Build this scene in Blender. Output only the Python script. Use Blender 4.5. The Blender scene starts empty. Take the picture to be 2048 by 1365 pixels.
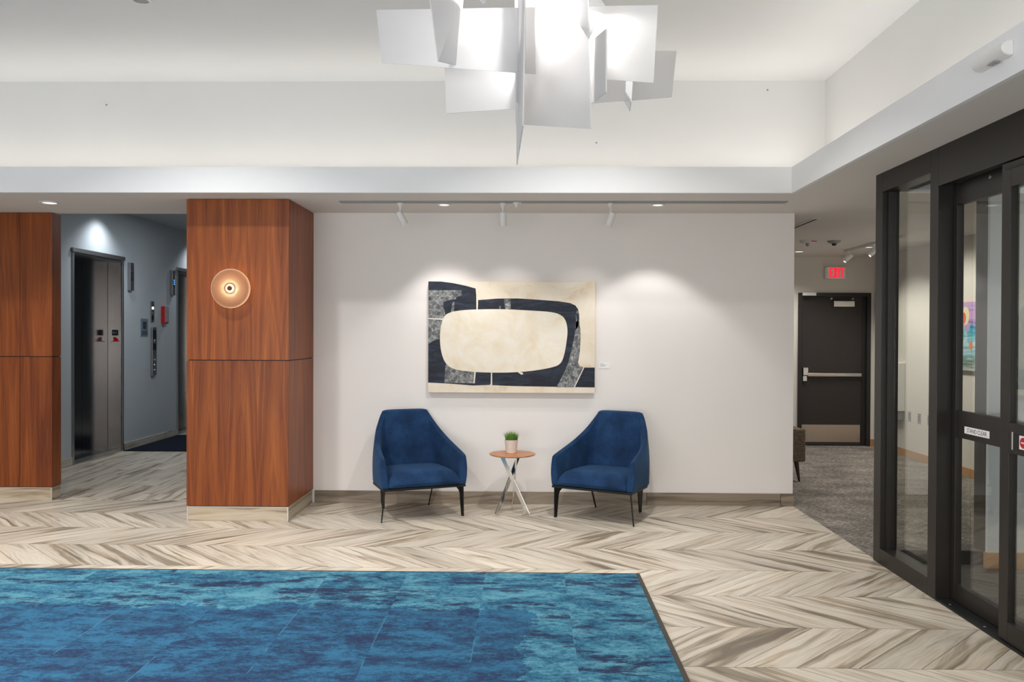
import bpy, bmesh, math, random
from mathutils import Vector, Matrix
random.seed(7)
PI = math.pi
S = bpy.context.scene
COL = S.collection

# ------------------------------------------------------------------ camera, world, light, exposure
cam_data = bpy.data.cameras.new('camera')
cam_data.sensor_width = 36.0
cam_data.lens = 36.0 * 1660.0 / 2048.0
cam_data.clip_start = 0.05
cam = bpy.data.objects.new('camera', cam_data)
COL.objects.link(cam)
cam.matrix_world = Matrix(((0.99982189, -0.0040982, 0.01842274, 0.0),
                           (0.01845635, 0.00831939, -0.99979505, 0.0),
                           (0.00394409, 0.99995700, 0.00839355, 1.55),
                           (0, 0, 0, 1)))
S.camera = cam
S.view_settings.view_transform = 'Standard'
S.view_settings.look = 'None'
S.view_settings.exposure = 0.17
S.view_settings.gamma = 1.0
S.view_settings.use_curve_mapping = False
S.cycles.use_denoising = True
S.cycles.max_bounces = 10
S.cycles.diffuse_bounces = 6
S.cycles.transparent_max_bounces = 16
S.cycles.caustics_reflective = False
S.cycles.caustics_refractive = False
S.cycles.sample_clamp_indirect = 4.0

world = bpy.data.worlds.new('world')
S.world = world
world.use_nodes = True
world.node_tree.nodes['Background'].inputs[0].default_value = (0.75, 0.85, 1.0, 1)
world.node_tree.nodes['Background'].inputs[1].default_value = 0.6


def light(name, kind, loc, energy, color=(1, 1, 1), aim=None, **kw):
    d = bpy.data.lights.new(name, kind)
    d.energy = energy
    d.color = color
    for k, v in kw.items():
        setattr(d, k, v)
    o = bpy.data.objects.new(name, d)
    COL.objects.link(o)
    o.location = loc
    if aim is not None:
        o.rotation_euler = (Vector(aim) - Vector(loc)).to_track_quat('-Z', 'Y').to_euler()
    return o


WARM = (1.0, 0.96, 0.91)
NEUT = (1.0, 0.985, 0.965)
COOL = (0.88, 0.94, 1.0)
# general downlights of the tray ceiling (the fixtures sit outside the frame, one of them at its top edge)
for dx in (-5.4, -2.43, 0.45):
    for dy in (5.18, 2.6, 0.0, -2.4):
        if dx == 0.45 and dy == 2.6:
            continue
        light('downlight_lamp', 'AREA', (dx, dy, 3.612), 31 if dy == 5.18 else 44, NEUT, aim=(dx, dy, 0), shape='DISK', size=0.16, spread=math.radians(128))
# unseen daylight panel behind the camera, added to brighten the back wall
light('added_daylight', 'AREA', (-2.2, -4.35, 1.25), 285, (1.0, 0.985, 0.96), aim=(-2.2, 3.0, 1.25), shape='RECTANGLE', size=7.4, size_y=1.9)
# linear lamps lying in the cove behind the fascia
light('cove_lamp', 'AREA', (-3.3, 6.66, 2.80), 20.0, (1.0, 0.965, 0.93), aim=(-3.3, 6.36, 3.6), shape='RECTANGLE', size=11.2, size_y=0.05)
lm = light('cove_lamp', 'AREA', (2.235, 1.6, 2.80), 16.0, (1.0, 0.975, 0.95), shape='RECTANGLE', size=0.05, size_y=10.0)
lm.rotation_euler = (PI, math.radians(-22), 0)

# ------------------------------------------------------------------ materials
class NT:
    def __init__(self, name):
        self.m = bpy.data.materials.new(name)
        self.m.use_nodes = True
        self.t = self.m.node_tree
        self.bsdf = self.t.nodes['Principled BSDF']
        self.out = self.t.nodes['Material Output']

    def n(self, typ, _out=0, **kw):
        nd = self.t.nodes.new(typ)
        ins = kw.pop('ins', {})
        for k, v in kw.items():
            setattr(nd, k, v)
        for k, v in ins.items():
            self.put(nd.inputs[k], v)
        return nd

    def put(self, sock, v):
        if hasattr(v, 'is_linked') or isinstance(v, bpy.types.NodeSocket):
            self.t.links.new(v, sock)
        else:
            sock.default_value = v

    def math(self, op, a, b=None, c=None, clamp=False):
        nd = self.t.nodes.new('ShaderNodeMath')
        nd.operation = op
        nd.use_clamp = clamp
        for i, v in enumerate((a, b, c)):
            if v is not None:
                self.put(nd.inputs[i], v)
        return nd.outputs[0]

    def pos(self):
        tc = self.n('ShaderNodeTexCoord')
        sp = self.n('ShaderNodeSeparateXYZ', ins={0: tc.outputs['Object']})
        return sp.outputs[0], sp.outputs[1], sp.outputs[2]

    def vec(self, x, y, z):
        return self.n('ShaderNodeCombineXYZ', ins={0: x, 1: y, 2: z}).outputs[0]

    def noise(self, v, scale=1.0, detail=3.0, rough=0.55, dist=0.0, dim='3D', w=None):
        nd = self.n('ShaderNodeTexNoise', noise_dimensions=dim)
        self.put(nd.inputs['Vector'], v)
        nd.inputs['Scale'].default_value = scale
        nd.inputs['Detail'].default_value = detail
        nd.inputs['Roughness'].default_value = rough
        nd.inputs['Distortion'].default_value = dist
        if w is not None:
            self.put(nd.inputs['W'], w)
        return nd.outputs[0]

    def ramp(self, fac, stops, interp='LINEAR'):
        nd = self.n('ShaderNodeValToRGB')
        self.put(nd.inputs[0], fac)
        cr = nd.color_ramp
        cr.interpolation = interp
        while len(cr.elements) < len(stops):
            cr.elements.new(0.5)
        for e, (p, c) in zip(cr.elements, stops):
            e.position = p
            e.color = (c[0], c[1], c[2], 1) if not isinstance(c, (int, float)) else (c, c, c, 1)
        return nd.outputs[0]

    def mix(self, fac, a, b, mode='MIX'):
        nd = self.n('ShaderNodeMix', data_type='RGBA', blend_type=mode)
        self.put(nd.inputs[0], fac)
        for i, v in ((6, a), (7, b)):
            if isinstance(v, tuple) and len(v) == 3:
                v = (*v, 1)
            self.put(nd.inputs[i], v)
        return nd.outputs[2]

    def white(self, v):
        nd = self.n('ShaderNodeTexWhiteNoise', noise_dimensions='3D')
        self.put(nd.inputs['Vector'], v)
        return nd.outputs[0]

    def bump(self, h, strength=0.2, dist=0.01):
        nd = self.n('ShaderNodeBump')
        nd.inputs['Strength'].default_value = strength
        nd.inputs['Distance'].default_value = dist
        self.put(nd.inputs['Height'], h)
        self.put(self.bsdf.inputs['Normal'], nd.outputs[0])

    def set(self, **kw):
        for k, v in kw.items():
            k = k.replace('_', ' ')
            s = self.bsdf.inputs[k]
            if isinstance(v, tuple) and len(v) == 3:
                v = (*v, 1)
            self.put(s, v)
        return self.m


def lin(r, g, b):
    f = lambda c: (c / 255 / 12.92) if c / 255 <= 0.04045 else ((c / 255 + 0.055) / 1.055) ** 2.4
    return (f(r), f(g), f(b))


def plain(name, rgb, rough=0.6, metal=0.0, spec=0.5, mottle=0.06, mscale=6.0):
    t = NT(name)
    x, y, z = t.pos()
    f = t.noise(t.vec(x, y, z), mscale, 3)
    c = lin(*rgb)
    lo = tuple(v * (1 - mottle) for v in c)
    hi = tuple(min(1, v * (1 + mottle)) for v in c)
    t.set(Base_Color=t.ramp(f, [(0.3, lo), (0.7, hi)]), Roughness=rough, Metallic=metal)
    t.bsdf.inputs['Specular IOR Level'].default_value = spec
    return t.m


def paint(name, rgb, rough=0.75):
    t = NT(name)
    x, y, z = t.pos()
    c = lin(*rgb)
    f = t.noise(t.vec(x, y, z), 1.3, 4)
    t.set(Base_Color=t.ramp(f, [(0.3, tuple(v * 0.985 for v in c)), (0.7, tuple(min(1, v * 1.015) for v in c))]), Roughness=rough)
    t.bsdf.inputs['Specular IOR Level'].default_value = 0.25
    t.bump(t.noise(t.vec(x, y, z), 220, 2), 0.03, 0.002)
    return t.m


M = {}
M['wall'] = paint('wall_paint', (234, 229, 225))
M['white'] = paint('ceiling_paint', (232, 231, 228))
M['tray'] = paint('tray_wall_paint', (220, 219, 216))
M['fascia'] = paint('fascia_paint', (240, 240, 240))
M['soffit'] = paint('soffit_paint', (226, 222, 217))
M['corr_wall'] = paint('corridor_paint', (223, 218, 209))
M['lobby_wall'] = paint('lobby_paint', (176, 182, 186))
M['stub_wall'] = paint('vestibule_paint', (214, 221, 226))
M['bronze'] = plain('dark_bronze_metal', (42, 38, 35), 0.42, 0.3, mottle=0.04)
M['black'] = plain('black_rubber', (14, 15, 17), 0.55)
M['steel_black'] = plain('black_steel', (20, 20, 22), 0.42, 0.3)
M['chrome'] = plain('polished_chrome', (222, 222, 222), 0.12, 1.0, mottle=0.01)
M['alu'] = plain('brushed_aluminium', (196, 194, 188), 0.32, 0.9, mottle=0.03)
M['trim_alu'] = plain('tile_trim_metal', (206, 204, 198), 0.38, 0.55, mottle=0.03)
M['white_plastic'] = plain('white_plastic', (228, 227, 224), 0.4, mottle=0.01)
M['grey_plastic'] = plain('grey_plastic', (150, 148, 145), 0.5, mottle=0.02)
M['grey_line'] = plain('grey_metal_track', (150, 151, 148), 0.5, 0.2, mottle=0.02)
M['door_dark'] = plain('dark_door_paint', (44, 38, 35), 0.5, mottle=0.05)
M['door_frame'] = plain('dark_frame_paint', (36, 33, 32), 0.5, mottle=0.05)
M['tan'] = plain('tan_wood_base', (190, 142, 92), 0.55, mottle=0.08, mscale=12)
M['red'] = plain('red_paint', (188, 24, 34), 0.45, mottle=0.02)
M['dark_wood'] = plain('dark_brown_wood', (58, 30, 20), 0.4, mottle=0.15)
M['screw'] = plain('screw_metal', (150, 148, 140), 0.4, 0.8)
M['mat_navy'] = plain('navy_carpet', (26, 30, 42), 0.95, spec=0.1, mottle=0.35, mscale=90)
M['mat_grey'] = plain('grey_mat', (96, 92, 86), 0.95, spec=0.1, mottle=0.25, mscale=70)
M['ink'] = plain('grey_ink', (120, 118, 116), 0.7)
M['dark_ink'] = plain('dark_ink', (52, 52, 54), 0.7)
M['card'] = plain('white_card', (238, 237, 236), 0.7, mottle=0.01)
M['plate_blue'] = plain('blue_grey_plate', (108, 124, 138), 0.5, mottle=0.12, mscale=40)


def steel(name, rgb, rough):
    t = NT(name)
    x, y, z = t.pos()
    f = t.noise(t.vec(t.math('MULTIPLY', x, 260.0), t.math('MULTIPLY', y, 260.0), t.math('MULTIPLY', z, 3.0)), 1.0, 2)
    c = lin(*rgb)
    t.set(Base_Color=t.ramp(f, [(0.25, tuple(v * 0.86 for v in c)), (0.75, c)]), Metallic=1.0,
          Roughness=t.math('ADD', t.math('MULTIPLY', f, 0.10), rough - 0.05))
    return t.m


M['steel'] = steel('elevator_steel', (224, 214, 204), 0.22)
M['steel_leaf'] = steel('elevator_leaf_steel', (118, 120, 124), 0.16)
M['steel_frame'] = steel('elevator_frame_steel', (176, 176, 178), 0.40)
M['kick'] = steel('kick_plate_steel', (208, 196, 182), 0.36)


def emit(name, rgb, strength):
    t = NT(name)
    t.set(Base_Color=(0.02, 0.02, 0.02), Emission_Color=rgb, Emission_Strength=strength)
    return t.m


M['lamp_on'] = emit('lamp_disc', (1.0, 0.96, 0.9), 1.3)
M['exit_red'] = emit('exit_red', (1.0, 0.015, 0.045), 0.85)
M['led_blue'] = emit('blue_display', (0.10, 0.40, 1.0), 1.6)
M['led_dim'] = emit('dim_display', (0.05, 0.12, 0.25), 0.25)
M['led_white'] = emit('white_lamp', (0.9, 0.95, 1.0), 1.2)
M['sconce_glow'] = emit('sconce_glow', (1.0, 0.74, 0.46), 1.7)

# glass panes
t = NT('pane_glass')
ge = t.n('ShaderNodeNewGeometry')
fr = t.n('ShaderNodeFresnel', ins={'IOR': t.math('SUBTRACT', 1.45, t.math('MULTIPLY', ge.outputs['Backfacing'], 1.45 - 1 / 1.45))})
tr = t.n('ShaderNodeBsdfTransparent', ins={'Color': (0.95, 0.955, 0.935, 1)})
gl = t.n('ShaderNodeBsdfGlossy', ins={'Color': (0.95, 0.97, 1, 1), 'Roughness': 0.0})
mx = t.n('ShaderNodeMixShader', ins={0: fr.outputs[0], 1: tr.outputs[0], 2: gl.outputs[0]})
t.t.links.new(mx.outputs[0], t.out.inputs[0])
M['glass'] = t.m

# thick cast glass of the wall lamp
t = NT('cast_glass')
x, y, z = t.pos()
ge = t.n('ShaderNodeNewGeometry')
nb = t.noise(t.vec(x, y, z), 60, 3)
bp = t.n('ShaderNodeBump', ins={'Strength': 0.25, 'Distance': 0.01, 'Height': nb})
fr = t.n('ShaderNodeFresnel', ins={'IOR': t.math('SUBTRACT', 1.5, t.math('MULTIPLY', ge.outputs['Backfacing'], 1.5 - 1 / 1.5)), 'Normal': bp.outputs[0]})
tr = t.n('ShaderNodeBsdfTransparent', ins={'Color': (0.96, 0.93, 0.90, 1)})
tl = t.n('ShaderNodeBsdfTranslucent', ins={'Color': (1.0, 0.95, 0.9, 1), 'Normal': bp.outputs[0]})
gl = t.n('ShaderNodeBsdfGlossy', ins={'Color': (1, 1, 1, 1), 'Roughness': 0.05, 'Normal': bp.outputs[0]})
m1 = t.n('ShaderNodeMixShader', ins={0: 0.012, 1: tr.outputs[0], 2: tl.outputs[0]})
mx = t.n('ShaderNodeMixShader', ins={0: fr.outputs[0], 1: m1.outputs[0], 2: gl.outputs[0]})
t.t.links.new(mx.outputs[0], t.out.inputs[0])
M['cast_glass'] = t.m
t = NT('frosted_glass')
d1 = t.n('ShaderNodeBsdfTranslucent', ins={'Color': (1.0, 0.97, 0.94, 1)})
d2 = t.n('ShaderNodeBsdfTransparent', ins={'Color': (1, 0.98, 0.96, 1)})
m1 = t.n('ShaderNodeMixShader', ins={0: 0.45, 1: d1.outputs[0], 2: d2.outputs[0]})
t.t.links.new(m1.outputs[0], t.out.inputs[0])
M['frosted'] = t.m

# translucent white panels of the pendant
t = NT('white_acrylic')
df = t.n('ShaderNodeBsdfDiffuse', ins={'Color': (0.83, 0.82, 0.81, 1)})
tl = t.n('ShaderNodeBsdfTranslucent', ins={'Color': (0.93, 0.92, 0.92, 1)})
gs = t.n('ShaderNodeBsdfGlossy', ins={'Color': (1, 1, 1, 1), 'Roughness': 0.22})
tp = t.n('ShaderNodeBsdfTransparent', ins={'Color': (1, 1, 1, 1)})
m1 = t.n('ShaderNodeMixShader', ins={0: 0.52, 1: df.outputs[0], 2: tl.outputs[0]})
m2 = t.n('ShaderNodeMixShader', ins={0: 0.05, 1: m1.outputs[0], 2: gs.outputs[0]})
m3 = t.n('ShaderNodeMixShader', ins={0: 0.10, 1: m2.outputs[0], 2: tp.outputs[0]})
t.t.links.new(m3.outputs[0], t.out.inputs[0])
M['acrylic'] = t.m


def plank_color(t, al, ac, rnd):
    """Streaky pale timber-look tile: al runs along the plank, ac across it."""
    off = t.math('MULTIPLY', rnd, 37.0)
    wob = t.noise(t.vec(t.math('ADD', t.math('MULTIPLY', al, 2.2), off), t.math('MULTIPLY', ac, 4.0), off), 1.0, 2)
    acw = t.math('ADD', ac, t.math('MULTIPLY', t.math('SUBTRACT', wob, 0.5), 0.075))
    f1 = t.noise(t.vec(t.math('ADD', t.math('MULTIPLY', al, 1.0), off), t.math('MULTIPLY', acw, 13.0), off), 1.0, 4, 0.52, 0.8)
    f2 = t.noise(t.vec(t.math('ADD', t.math('MULTIPLY', al, 4.0), off), t.math('MULTIPLY', acw, 90.0), off), 1.0, 3, 0.6)
    f3 = t.noise(t.vec(t.math('ADD', t.math('MULTIPLY', al, 2.0), off), t.math('MULTIPLY', ac, 7.0), off), 1.0, 2)
    f1 = t.math('ADD', f1, t.math('MULTIPLY', t.math('SUBTRACT', t.math('FRACT', t.math('MULTIPLY', rnd, 7.3)), 0.5), 0.10))
    base = t.ramp(f1, [(0.29, lin(118, 107, 93)), (0.38, lin(162, 149, 130)), (0.455, lin(204, 193, 175)), (0.57, lin(226, 217, 202)), (0.72, lin(196, 183, 164)), (0.80, lin(172, 158, 138))])
    base = t.mix(t.math('MULTIPLY', f2, 0.34), base, lin(150, 136, 116))
    base = t.mix(t.ramp(f3, [(0.5, 0.0), (0.75, 0.35)]), base, lin(216, 194, 168))
    tone = t.math('ADD', 0.80, t.math('MULTIPLY', rnd, 0.24))
    return t.mix(1.0, base, t.vec(tone, tone, tone), 'MULTIPLY'), f2


def chevron_floor():
    t = NT('chevron_floor')
    x, y, z = t.pos()
    W, A, SX = 0.53, 0.545, 0.2885
    r = t.math('DIVIDE', t.math('SUBTRACT', y, 4.405), W)
    pp = t.math('PINGPONG', r, 1.0)
    row = t.math('FLOOR', r)
    u = t.math('DIVIDE', t.math('SUBTRACT', t.math('ADD', x, t.math('MULTIPLY', pp, A)), 0.0735), SX)
    pid = t.math('FLOOR', u)
    fu = t.math('FRACT', u)
    rnd = t.white(t.vec(pid, row, 0.0))
    par = t.math('MULTIPLY', t.math('SUBTRACT', t.math('PINGPONG', t.math('ADD', row, 0.0), 1.0), 0.5), 2.0)   # -1 even rows, +1 odd rows
    al = t.math('SUBTRACT', t.math('MULTIPLY', y, 0.707), t.math('MULTIPLY', t.math('MULTIPLY', x, 0.707), t.math('MULTIPLY', par, -1.0)))
    ac = t.math('MULTIPLY', fu, 0.204)
    c, f2 = plank_color(t, al, ac, rnd)
    eu = t.math('MULTIPLY', t.math('MINIMUM', fu, t.math('SUBTRACT', 1.0, fu)), SX)
    fr_ = t.math('FRACT', r)
    ev = t.math('MULTIPLY', t.math('MINIMUM', fr_, t.math('SUBTRACT', 1.0, fr_)), W)
    seam = t.math('LESS_THAN', t.math('MINIMUM', t.math('MULTIPLY', eu, 0.7), ev), 0.0019)
    c = t.mix(t.math('MULTIPLY', seam, 0.85), c, lin(96, 84, 72))
    t.set(Base_Color=c, Roughness=t.math('ADD', 0.34, t.math('MULTIPLY', f2, 0.12)))
    t.bsdf.inputs['Specular IOR Level'].default_value = 0.4
    t.bump(t.math('SUBTRACT', 1.0, seam), 0.25, 0.002)
    return t.m


def straight_floor():
    t = NT('lobby_floor')
    x, y, z = t.pos()
    u = t.math('DIVIDE', x, 0.204)
    cid = t.math('FLOOR', u)
    sh = t.white(t.vec(cid, 3.0, 1.0))
    v = t.math('ADD', t.math('DIVIDE', y, 0.80), sh)
    rid = t.math('FLOOR', v)
    rnd = t.white(t.vec(cid, rid, 5.0))
    fu, fv = t.math('FRACT', u), t.math('FRACT', v)
    c, f2 = plank_color(t, y, t.math('MULTIPLY', fu, 0.204), rnd)
    eu = t.math('MULTIPLY', t.math('MINIMUM', fu, t.math('SUBTRACT', 1.0, fu)), 0.204)
    ev = t.math('MULTIPLY', t.math('MINIMUM', fv, t.math('SUBTRACT', 1.0, fv)), 0.80)
    seam = t.math('LESS_THAN', t.math('MINIMUM', eu, ev), 0.0014)
    c = t.mix(t.math('MULTIPLY', seam, 0.6), c, lin(112, 98, 84))
    t.set(Base_Color=c, Roughness=0.34)
    return t.m


def base_tile(name, axis, tint=(1, 1, 1), pitch=1.21):
    t = NT(name)
    x, y, z = t.pos()
    a = x if axis == 'x' else y
    u = t.math('DIVIDE', t.math('ADD', a, 0.12), pitch)
    cid = t.math('FLOOR', u)
    rnd = t.white(t.vec(cid, 2.0, 0.0))
    c, f2 = plank_color(t, a, z, rnd)
    fu = t.math('FRACT', u)
    e = t.math('MULTIPLY', t.math('MINIMUM', fu, t.math('SUBTRACT', 1.0, fu)), pitch)
    c = t.mix(t.math('LESS_THAN', e, 0.003), c, lin(90, 80, 70))
    c = t.mix(1.0, c, tint, 'MULTIPLY')
    t.set(Base_Color=c, Roughness=0.45)
    return t.m


M['floor'] = chevron_floor()
M['floor_lobby'] = straight_floor()
M['base_x'] = base_tile('baseboard_tile', 'x', (0.50, 0.46, 0.42))
M['base_kick_x'] = base_tile('kick_tile_front', 'x', (0.80, 0.76, 0.70), 9.7)
M['base_kick_y'] = base_tile('kick_tile_side', 'y', (0.80, 0.76, 0.70), 9.7)
M['base_lobby'] = base_tile('lobby_base_tile', 'y', (0.80, 0.82, 0.84))


def veneer(name, axis, seed, center, mirror, dark=1.0, cath=1.0, flip=1.0):
    """Walnut veneer: vertical grain with pointed cathedral figures, book-matched about `center`."""
    t = NT(name)
    x, y, z = t.pos()
    a = x if axis == 'x' else y
    a0 = t.math('SUBTRACT', a, center)
    p = t.math('SUBTRACT', t.math('PINGPONG', a0, mirror), mirror * 0.5)
    wob = t.noise(t.vec(t.math('MULTIPLY', p, 4.0), seed, t.math('MULTIPLY', z, 0.9)), 1.0, 2)
    p2 = t.math('ADD', p, t.math('MULTIPLY', t.math('SUBTRACT', wob, 0.5), 0.07))
    q = t.math('ADD', t.math('MULTIPLY', t.math('POWER', t.math('ABSOLUTE', p2), 1.5), 30.0 * cath), t.math('MULTIPLY', z, 0.55 * flip))
    q = t.math('ADD', q, t.math('MULTIPLY', t.noise(t.vec(t.math('MULTIPLY', a, 3.0), seed + 3.0, t.math('MULTIPLY', z, 0.5)), 1.0, 2), 0.9))
    ring = t.noise(t.vec(t.math('MULTIPLY', q, 2.5), seed + 9.0, 0.3), 1.0, 5, 0.68)
    fine = t.noise(t.vec(t.math('MULTIPLY', a, 170.0), seed, t.math('MULTIPLY', z, 2.4)), 1.0, 4, 0.7)
    mid = t.noise(t.vec(t.math('MULTIPLY', t.math('ADD', a, t.math('MULTIPLY', wob, 0.03)), 30.0), seed + 1.0, t.math('MULTIPLY', z, 0.7)), 1.0, 5, 0.65)
    big = t.noise(t.vec(t.math('MULTIPLY', a, 4.0), seed + 4.0, t.math('MULTIPLY', z, 0.9)), 1.0, 2)
    f = t.math('ADD', t.math('ADD', t.math('MULTIPLY', ring, 0.40), t.math('MULTIPLY', fine, 0.22)), t.math('ADD', t.math('MULTIPLY', mid, 0.23), t.math('MULTIPLY', big, 0.15)))
    d = dark
    c = t.ramp(f, [(0.37, tuple(v * d for v in lin(84, 39, 15))), (0.45, tuple(v * d for v in lin(122, 58, 21))),
                   (0.55, tuple(v * d for v in lin(152, 80, 30))), (0.67, tuple(v * d for v in lin(188, 111, 50)))])
    t.set(Base_Color=c, Roughness=0.40)
    t.bsdf.inputs['Specular IOR Level'].default_value = 0.35
    t.bump(fine, 0.05, 0.001)
    return t.m


def rug_mat():
    t = NT('blue_rug')
    x, y, z = t.pos()
    v = t.vec(x, y, 0.0)
    n_edge = t.noise(v, 2.6, 5, 0.65)
    jag = t.math('MULTIPLY', t.math('SUBTRACT', n_edge, 0.5), 0.65)
    bandx = t.math('GREATER_THAN', t.math('ADD', x, jag), 0.0)
    bandy = t.math('GREATER_THAN', t.math('ADD', y, jag), 4.63)
    band = t.math('MAXIMUM', bandx, bandy)
    # carpet tiles turned at random so the streaks change direction from tile to tile
    tx, ty = t.math('DIVIDE', t.math('ADD', x, 0.26), 0.5), t.math('DIVIDE', t.math('SUBTRACT', y, 4.98), 0.5)
    rx = t.math('FLOOR', tx)
    ry = t.math('FLOOR', ty)
    rnd = t.white(t.vec(rx, ry, 2.0))
    o = t.math('MULTIPLY', rnd, 5.0)
    s1 = t.noise(t.vec(t.math('MULTIPLY', x, 3.6), t.math('MULTIPLY', y, 7.0), o), 1.0, 10, 0.80, 0.2)
    s2 = t.noise(t.vec(t.math('MULTIPLY', x, 32.0), t.math('MULTIPLY', y, 42.0), 1.0), 1.0, 6, 0.9)
    s3 = t.noise(t.vec(t.math('MULTIPLY', x, 2.4), t.math('MULTIPLY', y, 6.0), t.math('ADD', o, 9.0)), 1.0, 10, 0.78, 0.2)
    g = t.noise(v, 260, 3, 0.9)
    a = t.math('ADD', t.math('MULTIPLY', s1, 0.60), t.math('MULTIPLY', s2, 0.40))
    a = t.math('ADD', a, t.math('MULTIPLY', t.math('SUBTRACT', g, 0.5), 0.30))
    inner = t.ramp(a, [(0.435, lin(48, 60, 92)), (0.465, lin(46, 74, 106)), (0.50, lin(48, 90, 124)), (0.525, lin(58, 112, 148))])
    outer = t.ramp(a, [(0.42, lin(42, 72, 102)), (0.46, lin(52, 104, 136)), (0.50, lin(66, 124, 152)), (0.54, lin(98, 156, 176))])
    c = t.mix(band, inner, outer)
    navy = t.ramp(t.math('ADD', t.math('ADD', t.math('MULTIPLY', s3, 0.80), t.math('MULTIPLY', s2, 0.20)), t.math('MULTIPLY', t.math('SUBTRACT', g, 0.5), 0.16)), [(0.53, 0.0), (0.55, 1.0)])
    c = t.mix(t.math('MULTIPLY', navy, t.math('ADD', 0.40, t.math('MULTIPLY', band, 0.50))), c, lin(46, 50, 80))
    fx = t.math('FRACT', tx)
    fy = t.math('FRACT', ty)
    ex = t.math('MINIMUM', fx, t.math('SUBTRACT', 1.0, fx))
    ey = t.math('MINIMUM', fy, t.math('SUBTRACT', 1.0, fy))
    seam = t.math('LESS_THAN', t.math('MINIMUM', ex, ey), 0.006)
    sm = t.math('MULTIPLY', seam, t.math('GREATER_THAN', t.noise(v, 2.3, 2), 0.52))
    c = t.mix(t.math('MULTIPLY', sm, 0.22), c, lin(118, 176, 200))
    c = t.mix(1.0, c, (0.80, 0.79, 0.77), 'MULTIPLY')
    t.set(Base_Color=c, Roughness=0.95)
    t.bsdf.inputs['Specular IOR Level'].default_value = 0.08
    t.bump(g, 0.35, 0.004)
    return t.m


def carpet_mat():
    t = NT('grey_carpet')
    x, y, z = t.pos()
    a = t.math('ADD', t.math('MULTIPLY', x, 0.92), t.math('MULTIPLY', y, 0.39))
    b = t.math('SUBTRACT', t.math('MULTIPLY', y, 0.92), t.math('MULTIPLY', x, 0.39))
    s = t.noise(t.vec(t.math('MULTIPLY', a, 22.0), t.math('MULTIPLY', b, 75.0), 0.0), 1.0, 4, 0.7)
    s2 = t.noise(t.vec(t.math('MULTIPLY', x, 3.0), t.math('MULTIPLY', y, 4.0), 2.0), 1.0, 4, 0.6)
    f = t.math('ADD', t.math('MULTIPLY', s, 0.72), t.math('MULTIPLY', s2, 0.28))
    c = t.ramp(f, [(0.36, lin(78, 73, 69)), (0.46, lin(112, 106, 100)), (0.55, lin(144, 138, 130)), (0.65, lin(198, 190, 178))])
    t.set(Base_Color=c, Roughness=0.97)
    t.bsdf.inputs['Specular IOR Level'].default_value = 0.05
    t.bump(s, 0.3, 0.005)
    return t.m


def velvet():
    t = NT('blue_velvet')
    x, y, z = t.pos()
    v = t.vec(x, y, z)
    a = t.noise(v, 5.0, 5, 0.6)
    b = t.noise(v, 160.0, 3, 0.7)
    f = t.math('ADD', t.math('MULTIPLY', a, 0.6), t.math('MULTIPLY', b, 0.4))
    c = t.ramp(f, [(0.35, lin(19, 36, 61)), (0.5, lin(26, 51, 85)), (0.68, lin(39, 71, 109))])
    t.set(Base_Color=c, Roughness=0.85)
    t.bsdf.inputs['Specular IOR Level'].default_value = 0.15
    t.bsdf.inputs['Sheen Weight'].default_value = 0.35
    t.bsdf.inputs['Sheen Roughness'].default_value = 0.45
    t.bsdf.inputs['Sheen Tint'].default_value = (*lin(96, 136, 172), 1)
    t.bump(b, 0.15, 0.003)
    return t.m


def fabric_pattern():
    t = NT('patterned_fabric')
    x, y, z = t.pos()
    u = t.math('ADD', x, y)
    v1 = t.noise(t.vec(t.math('MULTIPLY', u, 60.0), 0.0, t.math('MULTIPLY', z, 60.0)), 1.0, 3, 0.7)
    bk = t.n('ShaderNodeTexBrick', ins={'Vector': t.vec(t.math('MULTIPLY', u, 22.0), t.math('MULTIPLY', z, 22.0), 0.0), 'Color1': (*lin(178, 162, 136), 1),
                                        'Color2': (*lin(116, 98, 78), 1), 'Mortar': (*lin(60, 48, 40), 1), 'Scale': 1.0, 'Mortar Size': 0.06})
    c = t.mix(t.math('MULTIPLY', v1, 0.8), bk.outputs[0], lin(76, 62, 50))
    t.set(Base_Color=c, Roughness=0.9)
    return t.m


def oak_top():
    t = NT('orange_wood')
    x, y, z = t.pos()
    f = t.noise(t.vec(t.math('MULTIPLY', x, 6.0), t.math('MULTIPLY', y, 60.0), z), 1.0, 4, 0.6, 0.3)
    t.set(Base_Color=t.ramp(f, [(0.3, lin(158, 96, 56)), (0.7, lin(196, 132, 84))]), Roughness=0.35)
    return t.m


def art_mat(name, stops, sc, rough=0.6):
    t = NT(name)
    x, y, z = t.pos()
    f = t.noise(t.vec(t.math('MULTIPLY', x, sc[0]), y, t.math('MULTIPLY', z, sc[1])), 1.0, 6, 0.68, 0.6)
    t.set(Base_Color=t.ramp(f, [(p, lin(*c)) for p, c in stops]), Roughness=rough)
    t.bsdf.inputs['Specular IOR Level'].default_value = 0.2
    return t.m


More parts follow.
